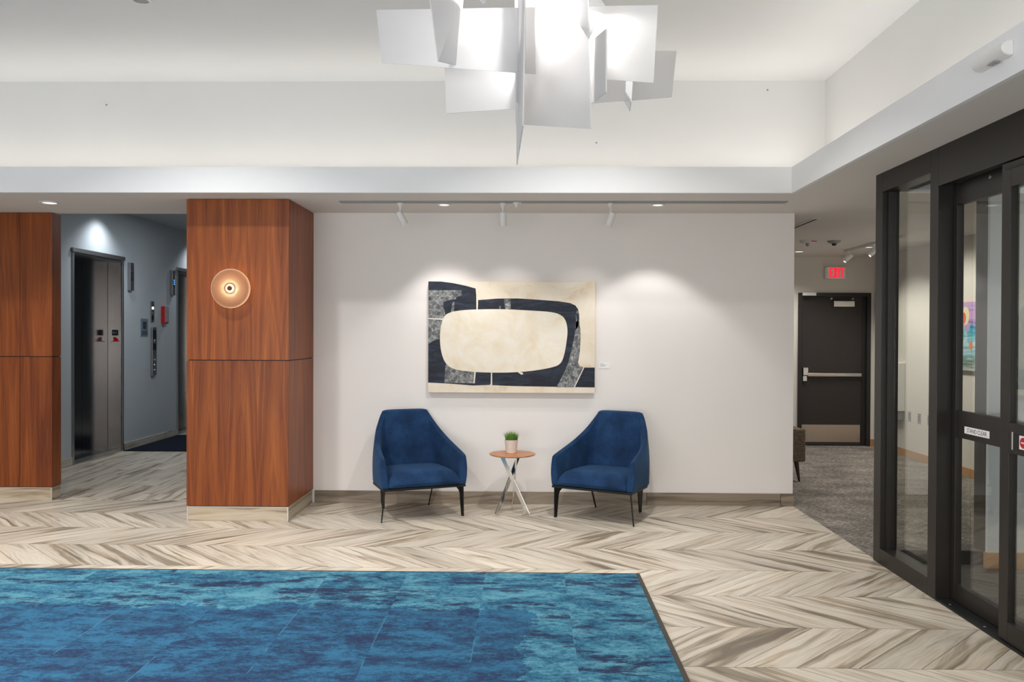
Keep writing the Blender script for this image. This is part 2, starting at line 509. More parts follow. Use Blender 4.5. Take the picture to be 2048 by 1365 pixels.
M['rug'] = rug_mat()
M['carpet'] = carpet_mat()
M['velvet'] = velvet()
M['fabric'] = fabric_pattern()
M['oak'] = oak_top()
M['art_bg'] = art_mat('art_cream', [(0.3, (214, 190, 164)), (0.45, (228, 214, 192)), (0.65, (234, 225, 210))], (3.0, 3.6))
M['art_oval'] = art_mat('art_oval', [(0.3, (224, 208, 182)), (0.5, (232, 222, 204)), (0.7, (236, 231, 222))], (4.0, 4.0))
M['art_dark'] = art_mat('art_charcoal', [(0.3, (34, 36, 42)), (0.5, (44, 48, 58)), (0.7, (60, 66, 80))], (6.0, 22.0))
M['art_grey'] = art_mat('art_grey', [(0.32, (62, 64, 66)), (0.46, (104, 106, 106)), (0.58, (146, 147, 146)), (0.72, (190, 190, 188))], (34.0, 34.0))
M['art_line'] = plain('art_line', (226, 220, 208), 0.7)
M['art_edge'] = plain('canvas_edge', (176, 140, 106), 0.8)
M['binding'] = plain('rug_binding', (62, 56, 50), 0.85, mottle=0.15, mscale=60)
M['pot'] = plain('cream_ceramic', (226, 212, 200), 0.5, mottle=0.02)
M['soil'] = plain('dark_soil', (50, 60, 30), 0.9, mottle=0.3, mscale=80)
t = NT('grass_green')
x, y, z = t.pos()
t.set(Base_Color=t.ramp(t.math('ADD', t.math('MULTIPLY', t.math('SUBTRACT', z, 0.10), 7.0), t.math('MULTIPLY', t.noise(t.vec(x, y, 0.0), 140, 2), 0.5)),
                        [(0.1, lin(44, 84, 24)), (0.5, lin(92, 142, 52)), (1.0, lin(160, 190, 100))]), Roughness=0.5)
M['grass'] = t.m

# ------------------------------------------------------------------ mesh helpers
class MB:
    def __init__(self):
        self.v, self.f, self.mi = [], [], []

    def add(self, vs, fs, mi=0):
        n = len(self.v)
        self.v += [tuple(p) for p in vs]
        self.f += [tuple(i + n for i in f) for f in fs]
        self.mi += [mi] * len(fs)
        return self

    def box(self, x0, x1, y0, y1, z0, z1, mi=0, rot=None):
        vs = [Vector((x, y, z)) for z in (z0, z1) for y in (y0, y1) for x in (x0, x1)]
        if rot is not None:
            c = Vector(((x0 + x1) / 2, (y0 + y1) / 2, (z0 + z1) / 2))
            vs = [rot @ (p - c) + c for p in vs]
        return self.add(vs, [(0, 2, 3, 1), (4, 5, 7, 6), (0, 1, 5, 4), (2, 6, 7, 3), (0, 4, 6, 2), (1, 3, 7, 5)], mi)

    def quad(self, a, b, c, d, mi=0):
        return self.add([a, b, c, d], [(0, 1, 2, 3)], mi)

    def slab(self, quad, th, mi=0):
        """four-cornered plate of thickness th"""
        q = [Vector(p) for p in quad]
        n = (q[1] - q[0]).cross(q[3] - q[0]).normalized() * (th / 2)
        vs = [p + n for p in q] + [p - n for p in q]
        return self.add(vs, [(0, 1, 2, 3), (7, 6, 5, 4), (0, 4, 5, 1), (1, 5, 6, 2), (2, 6, 7, 3), (3, 7, 4, 0)], mi)

    def prism(self, pts, plane, a0, a1, mi=0):
        """polygon (2-D points) pushed through from a0 to a1 along the axis left out of `plane`"""
        def P(p, a):
            if plane == 'xz': return (p[0], a, p[1])
            if plane == 'yz': return (a, p[0], p[1])
            return (p[0], p[1], a)
        n = len(pts)
        vs = [P(p, a0) for p in pts] + [P(p, a1) for p in pts]
        fs = [tuple(range(n))[::-1], tuple(range(n, 2 * n))] + [(i, (i + 1) % n, n + (i + 1) % n, n + i) for i in range(n)]
        return self.add(vs, fs, mi)

    def lathe(self, prof, center, axis='z', seg=32, mi=0, caps=True):
        vs, fs = [], []
        n = len(prof)
        c = Vector(center)
        for i in range(seg):
            a = 2 * PI * i / seg
            for r, h in prof:
                p = {'z': Vector((r * math.cos(a), r * math.sin(a), h)), 'y': Vector((r * math.cos(a), h, r * math.sin(a))),
                     'x': Vector((h, r * math.cos(a), r * math.sin(a)))}[axis]
                vs.append(c + p)
        for i in range(seg):
            j = (i + 1) % seg
            for k in range(n - 1):
                fs.append((i * n + k, j * n + k, j * n + k + 1, i * n + k + 1))
        if caps:
            fs.append(tuple(i * n for i in range(seg))[::-1])
            fs.append(tuple(i * n + n - 1 for i in range(seg)))
        return self.add(vs, fs, mi)

    def tube(self, a, b, r, seg=14, r2=None, mi=0):
        a, b = Vector(a), Vector(b)
        d = (b - a).normalized()
        u = d.orthogonal().normalized()
        w = d.cross(u)
        r2 = r if r2 is None else r2
        vs = [p + (u * math.cos(2 * PI * i / seg) + w * math.sin(2 * PI * i / seg)) * rr for p, rr in ((a, r), (b, r2)) for i in range(seg)]
        fs = [(i, (i + 1) % seg, seg + (i + 1) % seg, seg + i) for i in range(seg)]
        fs += [tuple(range(seg))[::-1], tuple(range(seg, 2 * seg))]
        return self.add(vs, fs, mi)

    def bar(self, a, b, side, w, th, mi=0):
        """flat bar from a to b; `side` gives the direction of its width"""
        a, b = Vector(a), Vector(b)
        d = (b - a).normalized()
        s = (Vector(side) - d * d.dot(Vector(side))).normalized()
        n = d.cross(s)
        vs = [p + s * i * w / 2 + n * j * th / 2 for p in (a, b) for i, j in ((-1, -1), (1, -1), (1, 1), (-1, 1))]
        return self.add(vs, [(3, 2, 1, 0), (4, 5, 6, 7), (0, 1, 5, 4), (1, 2, 6, 5), (2, 3, 7, 6), (3, 0, 4, 7)], mi)

    def build(self, name, mats, parent=None, bevel=0.0, seg=2, smooth=False, loc=None, sub=0):
        me = bpy.data.meshes.new(name)
        me.from_pydata(self.v, [], self.f)
        for m in (mats if isinstance(mats, (list, tuple)) else [mats]):
            me.materials.append(m)
        me.polygons.foreach_set('material_index', self.mi)
        bm = bmesh.new()
        bm.from_mesh(me)
        bmesh.ops.recalc_face_normals(bm, faces=bm.faces)
        bm.to_mesh(me)
        bm.free()
        o = bpy.data.objects.new(name, me)
        COL.objects.link(o)
        if parent is not None:
            o.parent = parent
        if loc is not None:
            o.location = loc
        if bevel > 0:
            md = o.modifiers.new('bevel', 'BEVEL')
            md.width = bevel
            md.segments = seg
            md.limit_method = 'ANGLE'
            md.angle_limit = math.radians(40)
        if sub:
            md = o.modifiers.new('smooth', 'SUBSURF')
            md.levels = md.render_levels = sub
        if smooth:
            me.polygons.foreach_set('use_smooth', [True] * len(me.polygons))
            if smooth == 'auto':
                me.set_sharp_from_angle(angle=math.radians(40))
        me.update()
        return o


def tag(o, label, cat, group=None, kind=None):
    o['label'] = label
    o['category'] = cat
    if group: o['group'] = group
    if kind: o['kind'] = kind
    return o


def empty(name, loc=(0, 0, 0), rz=0.0):
    o = bpy.data.objects.new(name, None)
    o.empty_display_size = 0.1
    COL.objects.link(o)
    o.location = loc
    o.rotation_euler = (0, 0, rz)
    return o


def struct(o, label, cat):
    return tag(o, label, cat, kind='structure')


def text(name, body, size, mat, parent, loc, rot, ext=0.001, sx=1.0):
    cu = bpy.data.curves.new(name, 'FONT')
    cu.body = body
    cu.size = size
    cu.extrude = ext
    cu.align_x = 'CENTER'
    cu.align_y = 'CENTER'
    cu.materials.append(mat)
    o = bpy.data.objects.new(name, cu)
    COL.objects.link(o)
    o.parent = parent
    o.location = loc
    o.rotation_euler = rot
    o.scale = (sx, 1, 1)
    return o


RX = (PI / 2, 0, 0)                       # text facing -y
RXL = (PI / 2, 0, -PI / 2)                # text facing -x
RXR = (PI / 2, 0, PI / 2)                 # text facing +x

# ------------------------------------------------------------------ shell
ZS, YW = 2.651, 7.561
XWR = 2.412
XF, YT, ZT = 2.042, 6.471, 2.853
XU, YU, ZU = 2.431, 6.860, 3.637
XD = 2.394
XE = -5.28
XL, YB = -8.6, -4.2

fl = MB()
fl.box(XL, 2.412, YB, 7.585, -0.1, 0)
struct(fl.build('floor', M['floor']), 'pale timber look tile floor laid in chevron rows', 'floor')
fl = MB().box(XE, -2.6, 7.585, 16.0, -0.1, 0)
struct(fl.build('floor', M['floor_lobby']), 'grey timber look tile floor laid straight before the elevators', 'floor')
fl = MB().box(2.412, 5.0, 5.68, 12.0, -0.1, 0.001).box(-2.6, 2.412, 7.585, 12.0, -0.1, 0.001)
struct(fl.build('floor', M['carpet']), 'grey flecked carpet floor of the corridor by the exit door', 'floor')
fl = MB().box(2.412, 5.0, YB, 5.68, -0.1, 0)
struct(fl.build('floor', M['mat_grey']), 'dark grey matting floor behind the sliding glass door', 'floor')

c = MB()
c.box(XL, XU, YB, YU, ZU, ZU + 0.1)
struct(c.build('ceiling', M['white']), 'white raised tray ceiling above the rug and pendant', 'ceiling')
c = MB()
c.box(XL, XF + 0.02, YT + 0.02, 7.63, ZS, ZS + 0.06)
c.box(-2.75, XF + 0.02, 7.63, 12.0, ZS, ZS + 0.06)
c.box(XF + 0.02, 5.0, YB, 12.0, ZS, ZS + 0.06)
struct(c.build('ceiling', M['soffit']), 'grey lower ceiling band over the armchairs, glass door and corridor', 'ceiling')
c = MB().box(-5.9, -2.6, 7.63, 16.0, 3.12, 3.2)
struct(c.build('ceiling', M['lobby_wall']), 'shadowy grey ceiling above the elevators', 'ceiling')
c = MB().box(-9, -2.6, 7.57, 7.63, ZS + 0.06, 3.2)
struct(c.build('trim_1', M['lobby_wall']), 'short drop above the opening to the elevators', 'wall')
# tray sides: fascia lip, ledge and upper wall
c = MB()
c.box(XL, XF, YT, YT + 0.03, ZS - 0.0005, ZT)
c.box(XF, XF + 0.03, YB, YT + 0.03, ZS - 0.0005, ZT)
struct(c.build('trim_2', M['fascia'], bevel=0.002), 'white fascia lip around the raised tray ceiling', 'trim')
c = MB()
c.box(XL, XU, YU, YU + 0.06, ZS + 0.05, ZU)
c.box(XU, XU + 0.06, YB, YU + 0.06, ZS + 0.05, ZU)
struct(c.build('wall_tray', M['tray']), 'white upper wall washed by the cove light', 'wall')

wl = MB()
wl.box(-2.75, XWR, YW, YW + 0.14, 0, ZS)
struct(wl.build('wall_back', M['wall']), 'light grey painted wall behind the armchairs and painting', 'wall')
bb = MB().box(-1.94, XWR + 0.008, YW - 0.012, YW, 0, 0.112).box(XWR, XWR + 0.008, YW, YW + 0.14, 0, 0.112)
struct(bb.build('baseboard_back', M['base_x'], bevel=0.002), 'brown timber look tile baseboard under the painting wall', 'baseboard')
# outer shell of the lobby
wl = MB().box(XL - 0.1, XL, YB, 7.6, 0, ZU)
struct(wl.build('wall_side', M['wall']), 'painted wall at the far left of the lobby', 'wall')
wl = MB().box(XL, -6.0, YB - 0.1, YB, 0, ZU).box(1.6, 5.0, YB - 0.1, YB, 0, ZU).box(-6.0, 1.6, YB - 0.1, YB, 0, 0.25).box(-6.0, 1.6, YB - 0.1, YB, 2.65, ZU)
struct(wl.build('wall_front', M['wall']), 'painted wall at the near end of the lobby', 'wall')

wf = MB()  # frame of the made-up window wall, added with the daylight panel
for k in range(6):
    xx = -6.0 + 7.6 * k / 5
    wf.box(max(-6.0, xx - 0.03), min(1.6, xx + 0.03), YB - 0.09, YB - 0.02, 0.25, 2.65)
wf.box(-6.0, 1.6, YB - 0.09, YB - 0.02, 0.25, 0.31).box(-6.0, 1.6, YB - 0.09, YB - 0.02, 2.59, 2.65)
struct(wf.build('window_added', M['bronze']), 'added unseen dark framed window wall at the near end of the lobby', 'window')

# corridor
YX = 11.69
wl = MB()
wl.box(-2.6, 3.80, YX, YX + 0.14, 0, ZS)
wl.box(4.775, 5.0, YX, YX + 0.14, 0, ZS)
wl.box(3.80, 4.775, YX, YX + 0.14, 2.13, ZS)
struct(wl.build('wall_corridor', M['corr_wall']), 'beige wall around the dark exit door', 'wall')
wl = MB().box(4.84, 4.98, YB, YX, 0, ZS)
struct(wl.build('wall_right', M['corr_wall']), 'beige corridor wall with outlets seen through the glass', 'wall')
bb = MB().box(4.828, 4.84, 5.72, YX, 0, 0.10).box(4.786, 4.84, YX - 0.012, YX, 0, 0.10).box(2.5, 3.785, YX - 0.012, YX, 0, 0.10)
struct(bb.build('baseboard_right', M['tan'], bevel=0.002), 'tan wood baseboard along the corridor walls', 'baseboard')
wl = MB().box(3.074, 4.84, 5.58, 5.608, 0, ZS).box(3.145, 4.84, 5.608, 5.72, 0, ZS)
struct(wl.build('wall_vestibule', M['stub_wall']), 'pale wall stub behind the sliding glass door', 'wall')
bb = MB().box(3.060, 4.84, 5.566, 5.58, 0, 0.105).box(3.060, 3.074, 5.58, 5.606, 0, 0.105)
struct(bb.build('baseboard_vestibule', M['tan'], bevel=0.002), 'tan wood base block on the pale wall stub', 'baseboard')

# elevator lobby walls
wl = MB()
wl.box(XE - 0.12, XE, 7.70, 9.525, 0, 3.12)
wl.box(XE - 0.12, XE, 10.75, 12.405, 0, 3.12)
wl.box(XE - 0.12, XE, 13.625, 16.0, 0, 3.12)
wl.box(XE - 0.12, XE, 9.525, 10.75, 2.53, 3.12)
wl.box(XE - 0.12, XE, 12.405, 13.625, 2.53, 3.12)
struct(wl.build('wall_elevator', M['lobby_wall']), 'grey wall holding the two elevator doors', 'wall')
wl = MB().box(XE, -2.6, 15.9, 16.0, 0, 3.12).box(-2.75, -2.6, YW + 0.14, 16.0, 0, 3.12)
struct(wl.build('wall_lobby', M['lobby_wall']), 'grey wall closing the elevator lobby', 'wall')
bb = MB()
for y0, y1 in ((7.70, 9.52), (10.76, 12.40), (13.63, 15.9)):
    bb.box(XE, XE + 0.012, y0, y1, 0, 0.10)
struct(bb.build('baseboard_elevator', M['base_lobby'], bevel=0.002), 'grey tile baseboard beside the elevator doors', 'baseboard')

# ------------------------------------------------------------------ wood clad column and wall
GAP = 0.0035
X0, X1, Y0 = -2.802, -1.957, 6.776
col = empty('column', ((X0 + X1) / 2, Y0 + 0.4, 0))
struct(col, 'square column clad in reddish walnut veneer with a glowing wall lamp', 'column')
def world_part(mb, name, mats, parent, **kw):
    o = mb.build(name, mats, parent, **kw)
    o.matrix_parent_inverse = Matrix.Translation(-parent.location)
    return o
world_part(MB().box(X0 + 0.012, X1 - 0.012, Y0 + 0.012, YW - 0.001, 0.0, ZS - 0.001), 'core', M['black'], col)
SEAM = 1.325
world_part(MB().box(X0, X1, Y0, Y0 + 0.018, SEAM + GAP, ZS - 0.004), 'veneer_panel', veneer('veneer_column_upper', 'x', 1.7, X0 - 0.06, 0.21, 1.0, 1.0, 1.0), col, bevel=0.001)
world_part(MB().box(X0, X1, Y0, Y0 + 0.018, 0.124, SEAM - GAP), 'veneer_panel', veneer('veneer_column_lower', 'x', 5.2, X0 + 0.05, 0.27, 0.84, 0.75, 1.0), col, bevel=0.001)
vs_u = veneer('veneer_column_side_upper', 'y', 8.1, Y0, 0.5, 0.95, 0.5)
vs_l = veneer('veneer_column_side_lower', 'y', 11.3, Y0 + 0.1, 0.5, 0.90, 0.5)
for xx in (X1 - 0.018, X0):
    world_part(MB().box(xx, xx + 0.018, Y0 + 0.0185, YW, SEAM + GAP, ZS - 0.004), 'veneer_panel', vs_u, col, bevel=0.001)
    world_part(MB().box(xx, xx + 0.018, Y0 + 0.0185, YW, 0.124, SEAM - GAP), 'veneer_panel', vs_l, col, bevel=0.001)
world_part(MB().box(X0 + 0.008, X1 - 0.008, Y0 + 0.004, Y0 + 0.014, 0, 0.113), 'kick_tile', M['base_kick_x'], col)
world_part(MB().box(X1 - 0.016, X1 - 0.005, Y0 + 0.014, YW - 0.012, 0, 0.113), 'kick_tile', M['base_kick_y'], col)
tm = MB()
tm.box(X0 + 0.003, X1 - 0.003, Y0 + 0.002, Y0 + 0.012, 0.1125, 0.1185)
tm.box(X1 - 0.013, X1 - 0.003, Y0 + 0.012, YW - 0.012, 0.1125, 0.1185)
for xx in (X0 + 0.003, X1 - 0.012):
    tm.box(xx, xx + 0.009, Y0 + 0.002, Y0 + 0.012, 0, 0.1125)
world_part(tm, 'edge_trim', M['trim_alu'], col)['label'] = 'thin silver metal edge trim'

PX, PY0, PY1 = -4.370, 7.550, 7.700
pan = empty('wall_left', (-6.4, PY0 + 0.07, 0))
struct(pan, 'wall clad in dark reddish walnut panels beside the elevator opening', 'wall')
world_part(MB().box(XL, PX - 0.012, PY0 + 0.012, PY1 - 0.002, 0, ZS - 0.001), 'core', M['black'], pan)
xs = [PX, -4.667, -5.54, -6.42, -7.30, -8.6]
for i in range(5):
    a, b = xs[i + 1], xs[i]
    g0 = GAP / 2 if i < 4 else 0
    vm = veneer('veneer_wall', 'x', 20.0 + 3.3 * i, a + 0.03, 0.33, 0.80, 0.8, -1.0)
    vm2 = veneer('veneer_wall_low', 'x', 41.0 + 2.7 * i, a + 0.06, 0.30, 0.78, 0.8, -1.0)
    world_part(MB().box(a + g0, b - (GAP / 2 if i else 0), PY0, PY0 + 0.018, SEAM + GAP, ZS - 0.004), 'veneer_panel', vm, pan, bevel=0.001)
    world_part(MB().box(a + g0, b - (GAP / 2 if i else 0), PY0, PY0 + 0.018, 0.124, SEAM - GAP), 'veneer_panel', vm2, pan, bevel=0.001)
world_part(MB().box(PX - 0.018, PX, PY0 + 0.0185, PY1, SEAM + GAP, ZS - 0.004), 'veneer_panel', veneer('veneer_wall_end', 'y', 33.0, PY0, 0.3, 0.7, 0.5), pan)
world_part(MB().box(PX - 0.018, PX, PY0 + 0.0185, PY1, 0.124, SEAM - GAP), 'veneer_panel', veneer('veneer_wall_end_low', 'y', 36.0, PY0, 0.3, 0.7, 0.5), pan)
world_part(MB().box(XL, PX - 0.008, PY0 + 0.004, PY0 + 0.014, 0, 0.113), 'kick_tile', M['base_kick_x'], pan)
world_part(MB().box(PX - 0.016, PX - 0.005, PY0 + 0.014, PY1, 0, 0.113), 'kick_tile', M['base_kick_y'], pan)
tm = MB().box(XL, PX - 0.003, PY0 + 0.002, PY0 + 0.012, 0.1125, 0.1185).box(PX - 0.012, PX - 0.003, PY0 + 0.002, PY0 + 0.012, 0, 0.1125)
tm.box(PX - 0.013, PX - 0.003, PY0 + 0.012, PY1, 0.1125, 0.1185)
world_part(tm, 'edge_trim', M['trim_alu'], pan)['label'] = 'thin silver metal edge trim'

# ------------------------------------------------------------------ glass wall lamp on the column
sc = empty('wall_lamp', (-2.412, Y0, 1.912))
tag(sc, 'round clear glass wall lamp glowing warmly on the walnut column', 'wall lamp')
MB().lathe([(0.0, 0), (0.062, 0), (0.062, -0.014), (0.0, -0.014)], (0, 0, 0), 'y', 32, caps=False).build('backplate', M['steel_black'], sc, smooth='auto')
MB().lathe([(0.019, -0.080), (0.034, -0.083), (0.037, -0.087), (0.034, -0.0905), (0.019, -0.0908)], (0, 0, 0), 'y', 48).build('light_ring', M['sconce_glow'], sc, smooth=True)
prof = []
for i in range(13):
    a = -PI / 2 + PI * i / 12
    prof.append((0.138 + 0.012 * math.cos(a), -0.070 + 0.020 * math.sin(a)))
prof = [(0.0, -0.091)] + prof + [(0.0, -0.049)]
MB().lathe(prof, (0, 0, 0), 'y', 64, caps=False).build('glass_disc', M['cast_glass'], sc, smooth=True)
o = MB().lathe([(0.0, -0.102), (0.016, -0.102), (0.019, -0.099), (0.019, -0.088), (0.0, -0.088)], (0, 0, 0), 'y', 32, caps=False).build('centre_cap', plain('bronze_cap', (96, 58, 34), 0.35, 0.7), sc, smooth='auto')
o['label'] = 'small round bronze centre cap'
rim = MB()
rp = [(0.1515 + 0.0085 * math.cos(-PI / 2 + PI * i / 8), -0.070 + 0.0205 * math.sin(-PI / 2 + PI * i / 8)) for i in range(9)]
MB().lathe(rp, (0, 0, 0), 'y', 64).build('glass_rim', M['frosted'], sc, smooth=True)['label'] = 'bright frosted rim'

light('wall_lamp_glow', 'POINT', (-2.412, Y0 - 0.068, 1.912), 0.85, (1.0, 0.68, 0.36), shadow_soft_size=0.012)

# ------------------------------------------------------------------ elevators
def elevator(num, ya, label, plate):
    e = empty('door_%d' % num, (XE, ya + 0.613, 0))
    struct(e, label, 'elevator door')
    yb = ya + 1.225
    D = 0.185
    fr = MB()
    fr.box(XE - 0.01, XE + 0.012, ya, ya + 0.04, 0, 2.535)
    fr.box(XE - 0.01, XE + 0.012, yb - 0.035, yb, 0, 2.535)
    fr.box(XE - 0.01, XE + 0.030, ya - 0.012, yb + 0.004, 2.485, 2.535)
    world_part(fr, 'frame', M['steel_frame'], e, bevel=0.002)
    world_part(MB().box(XE - D - 0.04, XE, ya + 0.03, yb - 0.03, 2.47, 2.50), 'head_jamb', M['steel_frame'], e)
    world_part(MB().box(XE - D - 0.04, XE - 0.002, ya + 0.02, ya + 0.04, 0, 2.485), 'jamb', M['steel'], e)
    j = world_part(MB().box(XE - D - 0.04, XE - 0.002, yb - 0.035, yb - 0.015, 0, 2.485), 'jamb', M['steel'], e)
    ym = ya + 0.56
    world_part(MB().box(XE - D - 0.03, XE - D, ya + 0.041, ym - 0.002, 0.012, 2.469), 'door_leaf', M['steel_leaf'], e)
    world_part(MB().box(XE - D - 0.03, XE - D, ym + 0.002, yb - 0.041, 0.012, 2.469), 'door_leaf', M['steel_leaf'], e)
    world_part(MB().box(XE - D - 0.06, XE, ya + 0.04, yb - 0.035, -0.01, 0.008), 'sill', M['alu'], e)
    world_part(MB().box(XE - D - 0.07, XE - D - 0.05, ya, yb, 0, 2.5), 'backing', M['black'], e)
    if plate:
        yj = yb - 0.035
        p = world_part(MB().box(XE - 0.127, XE - 0.047, yj - 0.003, yj, 1.51, 1.585), 'floor_plate', M['black'], e)
        p['label'] = 'black floor number plate'
        tx = text('lettering', '1', 0.05, M['grey_plastic'], p, (XE - 0.072, yj - 0.0035, 1.547), RX, 0.0005)
        pts = [(XE - 0.104 + (0.016 if k % 2 == 0 else 0.007) * math.sin(k * PI / 5), 1.548 + (0.016 if k % 2 == 0 else 0.007) * math.cos(k * PI / 5)) for k in range(10)]
        MB().prism(pts, 'xz', yj - 0.0042, yj - 0.003).build('star', M['grey_plastic'], p)
        lg = [(-0.153, 1.430), (-0.135, 1.437), (-0.118, 1.437), (-0.106, 1.448), (-0.112, 1.478), (-0.104, 1.490), (-0.088, 1.491), (-0.068, 1.482),
              (-0.053, 1.466), (-0.047, 1.447), (-0.030, 1.438), (-0.018, 1.430), (-0.040, 1.433), (-0.060, 1.430), (-0.090, 1.434), (-0.120, 1.428)]
        p = world_part(MB().prism([(XE + a + 0.0, b) for a, b in lg], 'xz', yj - 0.0025, yj - 0.0005), 'emblem', M['red'], e)
        p['label'] = 'small red domed emblem'
    return e


elevator(3, 9.523, 'steel elevator door with a black number plate and red emblem on its jamb', True)
elevator(4, 12.403, 'dark elevator door half hidden behind the walnut column', False)

def lantern(ya, label, glow, ydisp):
    e = empty('hall_lantern', (XE, ya + 0.05, 2.29))
    tag(e, label, 'elevator indicator', 'elevator floor indicators')
    MB().box(0, 0.04, -0.05, 0.05, -0.185, 0.185).build('housing', M['steel_frame'], e, bevel=0.004)
    MB().box(0.0395, 0.042, -0.028, 0.028, -0.05, 0.06).build('display', M['black'], e)
    d = MB()
    for k in range(3):
        d.box(0.0415, 0.0425, -0.012, 0.012, -0.033 + 0.03 * k, -0.012 + 0.03 * k)
    d.build('digit', glow, e)
    return e


lantern(10.868, 'narrow steel floor indicator with dark display beside the first elevator', M['led_dim'], 0)
lantern(12.17, 'narrow steel floor indicator with lit blue digits by the second elevator', M['led_blue'], 0)

e = empty('key_switch_panel', (XE, 11.58, 1.845))
tag(e, 'small dark steel switch plate with a white lamp above the call panel', 'switch plate')
MB().box(0, 0.012, -0.05, 0.05, -0.145, 0.145).build('plate', M['steel_frame'], e, bevel=0.002)
MB().lathe([(0.0, 0.016), (0.02, 0.015), (0.022, 0.0)], (0.006, 0, 0.05), 'x', 20, caps=False).build('indicator_lamp', M['led_white'], e, smooth=True)
MB().lathe([(0.0, 0.012), (0.013, 0.011), (0.014, 0.0)], (0.006, 0, -0.02), 'x', 20, caps=False).build('key_cylinder', M['chrome'], e, smooth=True)
MB().box(0.011, 0.014, -0.03, 0.03, -0.11, -0.055).build('nameplate', M['black'], e)

e = empty('call_panel', (XE, 11.60, 1.285))
tag(e, 'tall narrow steel elevator call panel with buttons on the grey wall', 'call panel')
MB().box(0, 0.03, -0.065, 0.065, -0.34, 0.34).build('plate', M['steel_frame'], e, bevel=0.003)
MB().box(0.0295, 0.032, -0.045, 0.045, 0.02, 0.30).build('instruction_plate', M['black'], e)
for k, zz in enumerate((-0.12, -0.19, -0.26)):
    MB().lathe([(0.0, 0.012), (0.016, 0.011), (0.018, 0.0)], (0.03, 0, zz), 'x', 20, caps=False).build('button', M['chrome'], e, smooth=True)
MB().lathe([(0.0, 0.008), (0.03, 0.006), (0.032, 0.0)], (0.03, 0, 0.14), 'x', 20, caps=False).build('keyhole_cover', M['steel_frame'], e, smooth=True)

e = empty('notice_plate', (XE, 11.345, 1.62))
tag(e, 'blue grey evacuation notice plate on the wall between the elevators', 'notice')
MB().box(0, 0.006, -0.105, 0.105, -0.122, 0.122).build('plate', M['plate_blue'], e, bevel=0.001)
pg = MB().box(0.0055, 0.0075, -0.05, 0.05, -0.02, 0.08)
for k in range(4):
    pg.box(0.0055, 0.0075, -0.085, 0.085 - 0.02 * (k % 2), -0.055 - 0.016 * k, -0.047 - 0.016 * k)
pg.build('print', M['dark_ink'], e)

e = empty('fire_key_box', (XE, 11.935, 1.805))
tag(e, 'small red fire service box on the grey wall beside the second elevator', 'fire box')
MB().box(0, 0.055, -0.065, 0.065, -0.125, 0.125).build('case', M['red'], e, bevel=0.003)
MB().box(0.0545, 0.060, -0.063, 0.065, -0.105, 0.123).build('cover', M['grey_plastic'], e, bevel=0.002)
MB().lathe([(0.0, 0.012), (0.010, 0.011), (0.011, 0.0)], (0.058, 0, 0.01), 'x', 16, caps=False).build('lock', M['chrome'], e, smooth=True)

mt = MB().box(XE + 0.02, -2.9, 10.72, 12.41, 0, 0.010)
tag(mt.build('entrance_mat', M['mat_navy'], bevel=0.003), 'dark navy mat on the floor before the second elevator', 'mat')

# ------------------------------------------------------------------ rug
rg = empty('rug', (-3.0, 1.6, 0))
tag(rg, 'large mottled blue rug with lighter border and dark edging on the chevron floor', 'rug')
def rug_part(mb, name, mat):
    return world_part(mb, name, mat, rg, bevel=0.002)
RXE, RYE = 0.704, 5.345
rug_part(MB().box(-7.2, RXE, -3.0, RYE - 0.012, 0.0005, 0.011), 'pile', M['rug'])
rug_part(MB().box(RXE, RXE + 0.025, -3.0, RYE, 0.0005, 0.012).box(-7.2, RXE, RYE - 0.012, RYE, 0.0005, 0.012), 'binding', M['binding'])

# ------------------------------------------------------------------ painting, label
ax0, ax1, az0, az1 = -0.898, 0.6105, 1.0185, 2.0245
pt = empty('painting', ((ax0 + ax1) / 2, YW, (az0 + az1) / 2))
tag(pt, 'wide abstract painting of a cream oval ringed by charcoal on the grey wall', 'painting')
ca = MB()
ca.box(ax0, ax1, 7.511, YW - 0.004, az0, az1, 0)
ca2 = world_part(ca, 'canvas', M['art_edge'], pt, bevel=0.002)
AL = [0]
art = MB()
def uv(p):
    u = (p[0] - 180) / 1620.0
    v = (p[1] - 164) / 1086.0
    u = min(max(u, 0.0), 1.0)
    v = min(max(v, 0.0), 1.0)
    return ax0 + u * (ax1 - ax0), az1 - v * (az1 - az0)
def smooth_poly(pts, it=2):
    for _ in range(it):
        q = []
        for i in range(len(pts)):
            a, b = pts[i], pts[(i + 1) % len(pts)]
            q += [(a[0] * .75 + b[0] * .25, a[1] * .75 + b[1] * .25), (a[0] * .25 + b[0] * .75, a[1] * .25 + b[1] * .75)]
        pts = q
    return pts
def shape(pts, mi, layer, sm=0):
    if sm: pts = smooth_poly(pts, sm)
    y = 7.5105 - 0.0004 * layer
    xy = [uv(p) for p in pts]
    art.add([(a, y, b) for a, b in xy], [tuple(range(len(xy)))], mi)
shape([(180, 164), (1800, 164), (1800, 1250), (180, 1250)], 0, 0)
shape([(180, 164), (300, 165), (420, 180), (540, 205), (640, 232), (646, 300), (648, 440), (500, 470), (420, 520), (350, 640), (330, 740), (345, 860), (400, 960), (480, 1020), (640, 1045), (792, 1045),
       (790, 1165), (780, 1175), (620, 1182), (400, 1165), (180, 1155)], 1, 1)
shape([(665, 345), (760, 338), (850, 330), (1050, 328), (1250, 340), (1450, 355), (1560, 372), (1610, 395), (1635, 430), (1645, 480), (1652, 600), (1662, 700), (1655, 850), (1638, 950), (1652, 985), (1690, 1000),
       (1800, 1000), (1800, 1195), (1400, 1190), (1000, 1185), (805, 1177), (803, 1040), (1000, 1040), (1200, 1020), (1380, 970), (1450, 930), (1490, 840), (1510, 720), (1515, 640), (1500, 560), (1470, 510),
       (1380, 475), (1200, 460), (900, 446), (662, 446)], 1, 1)
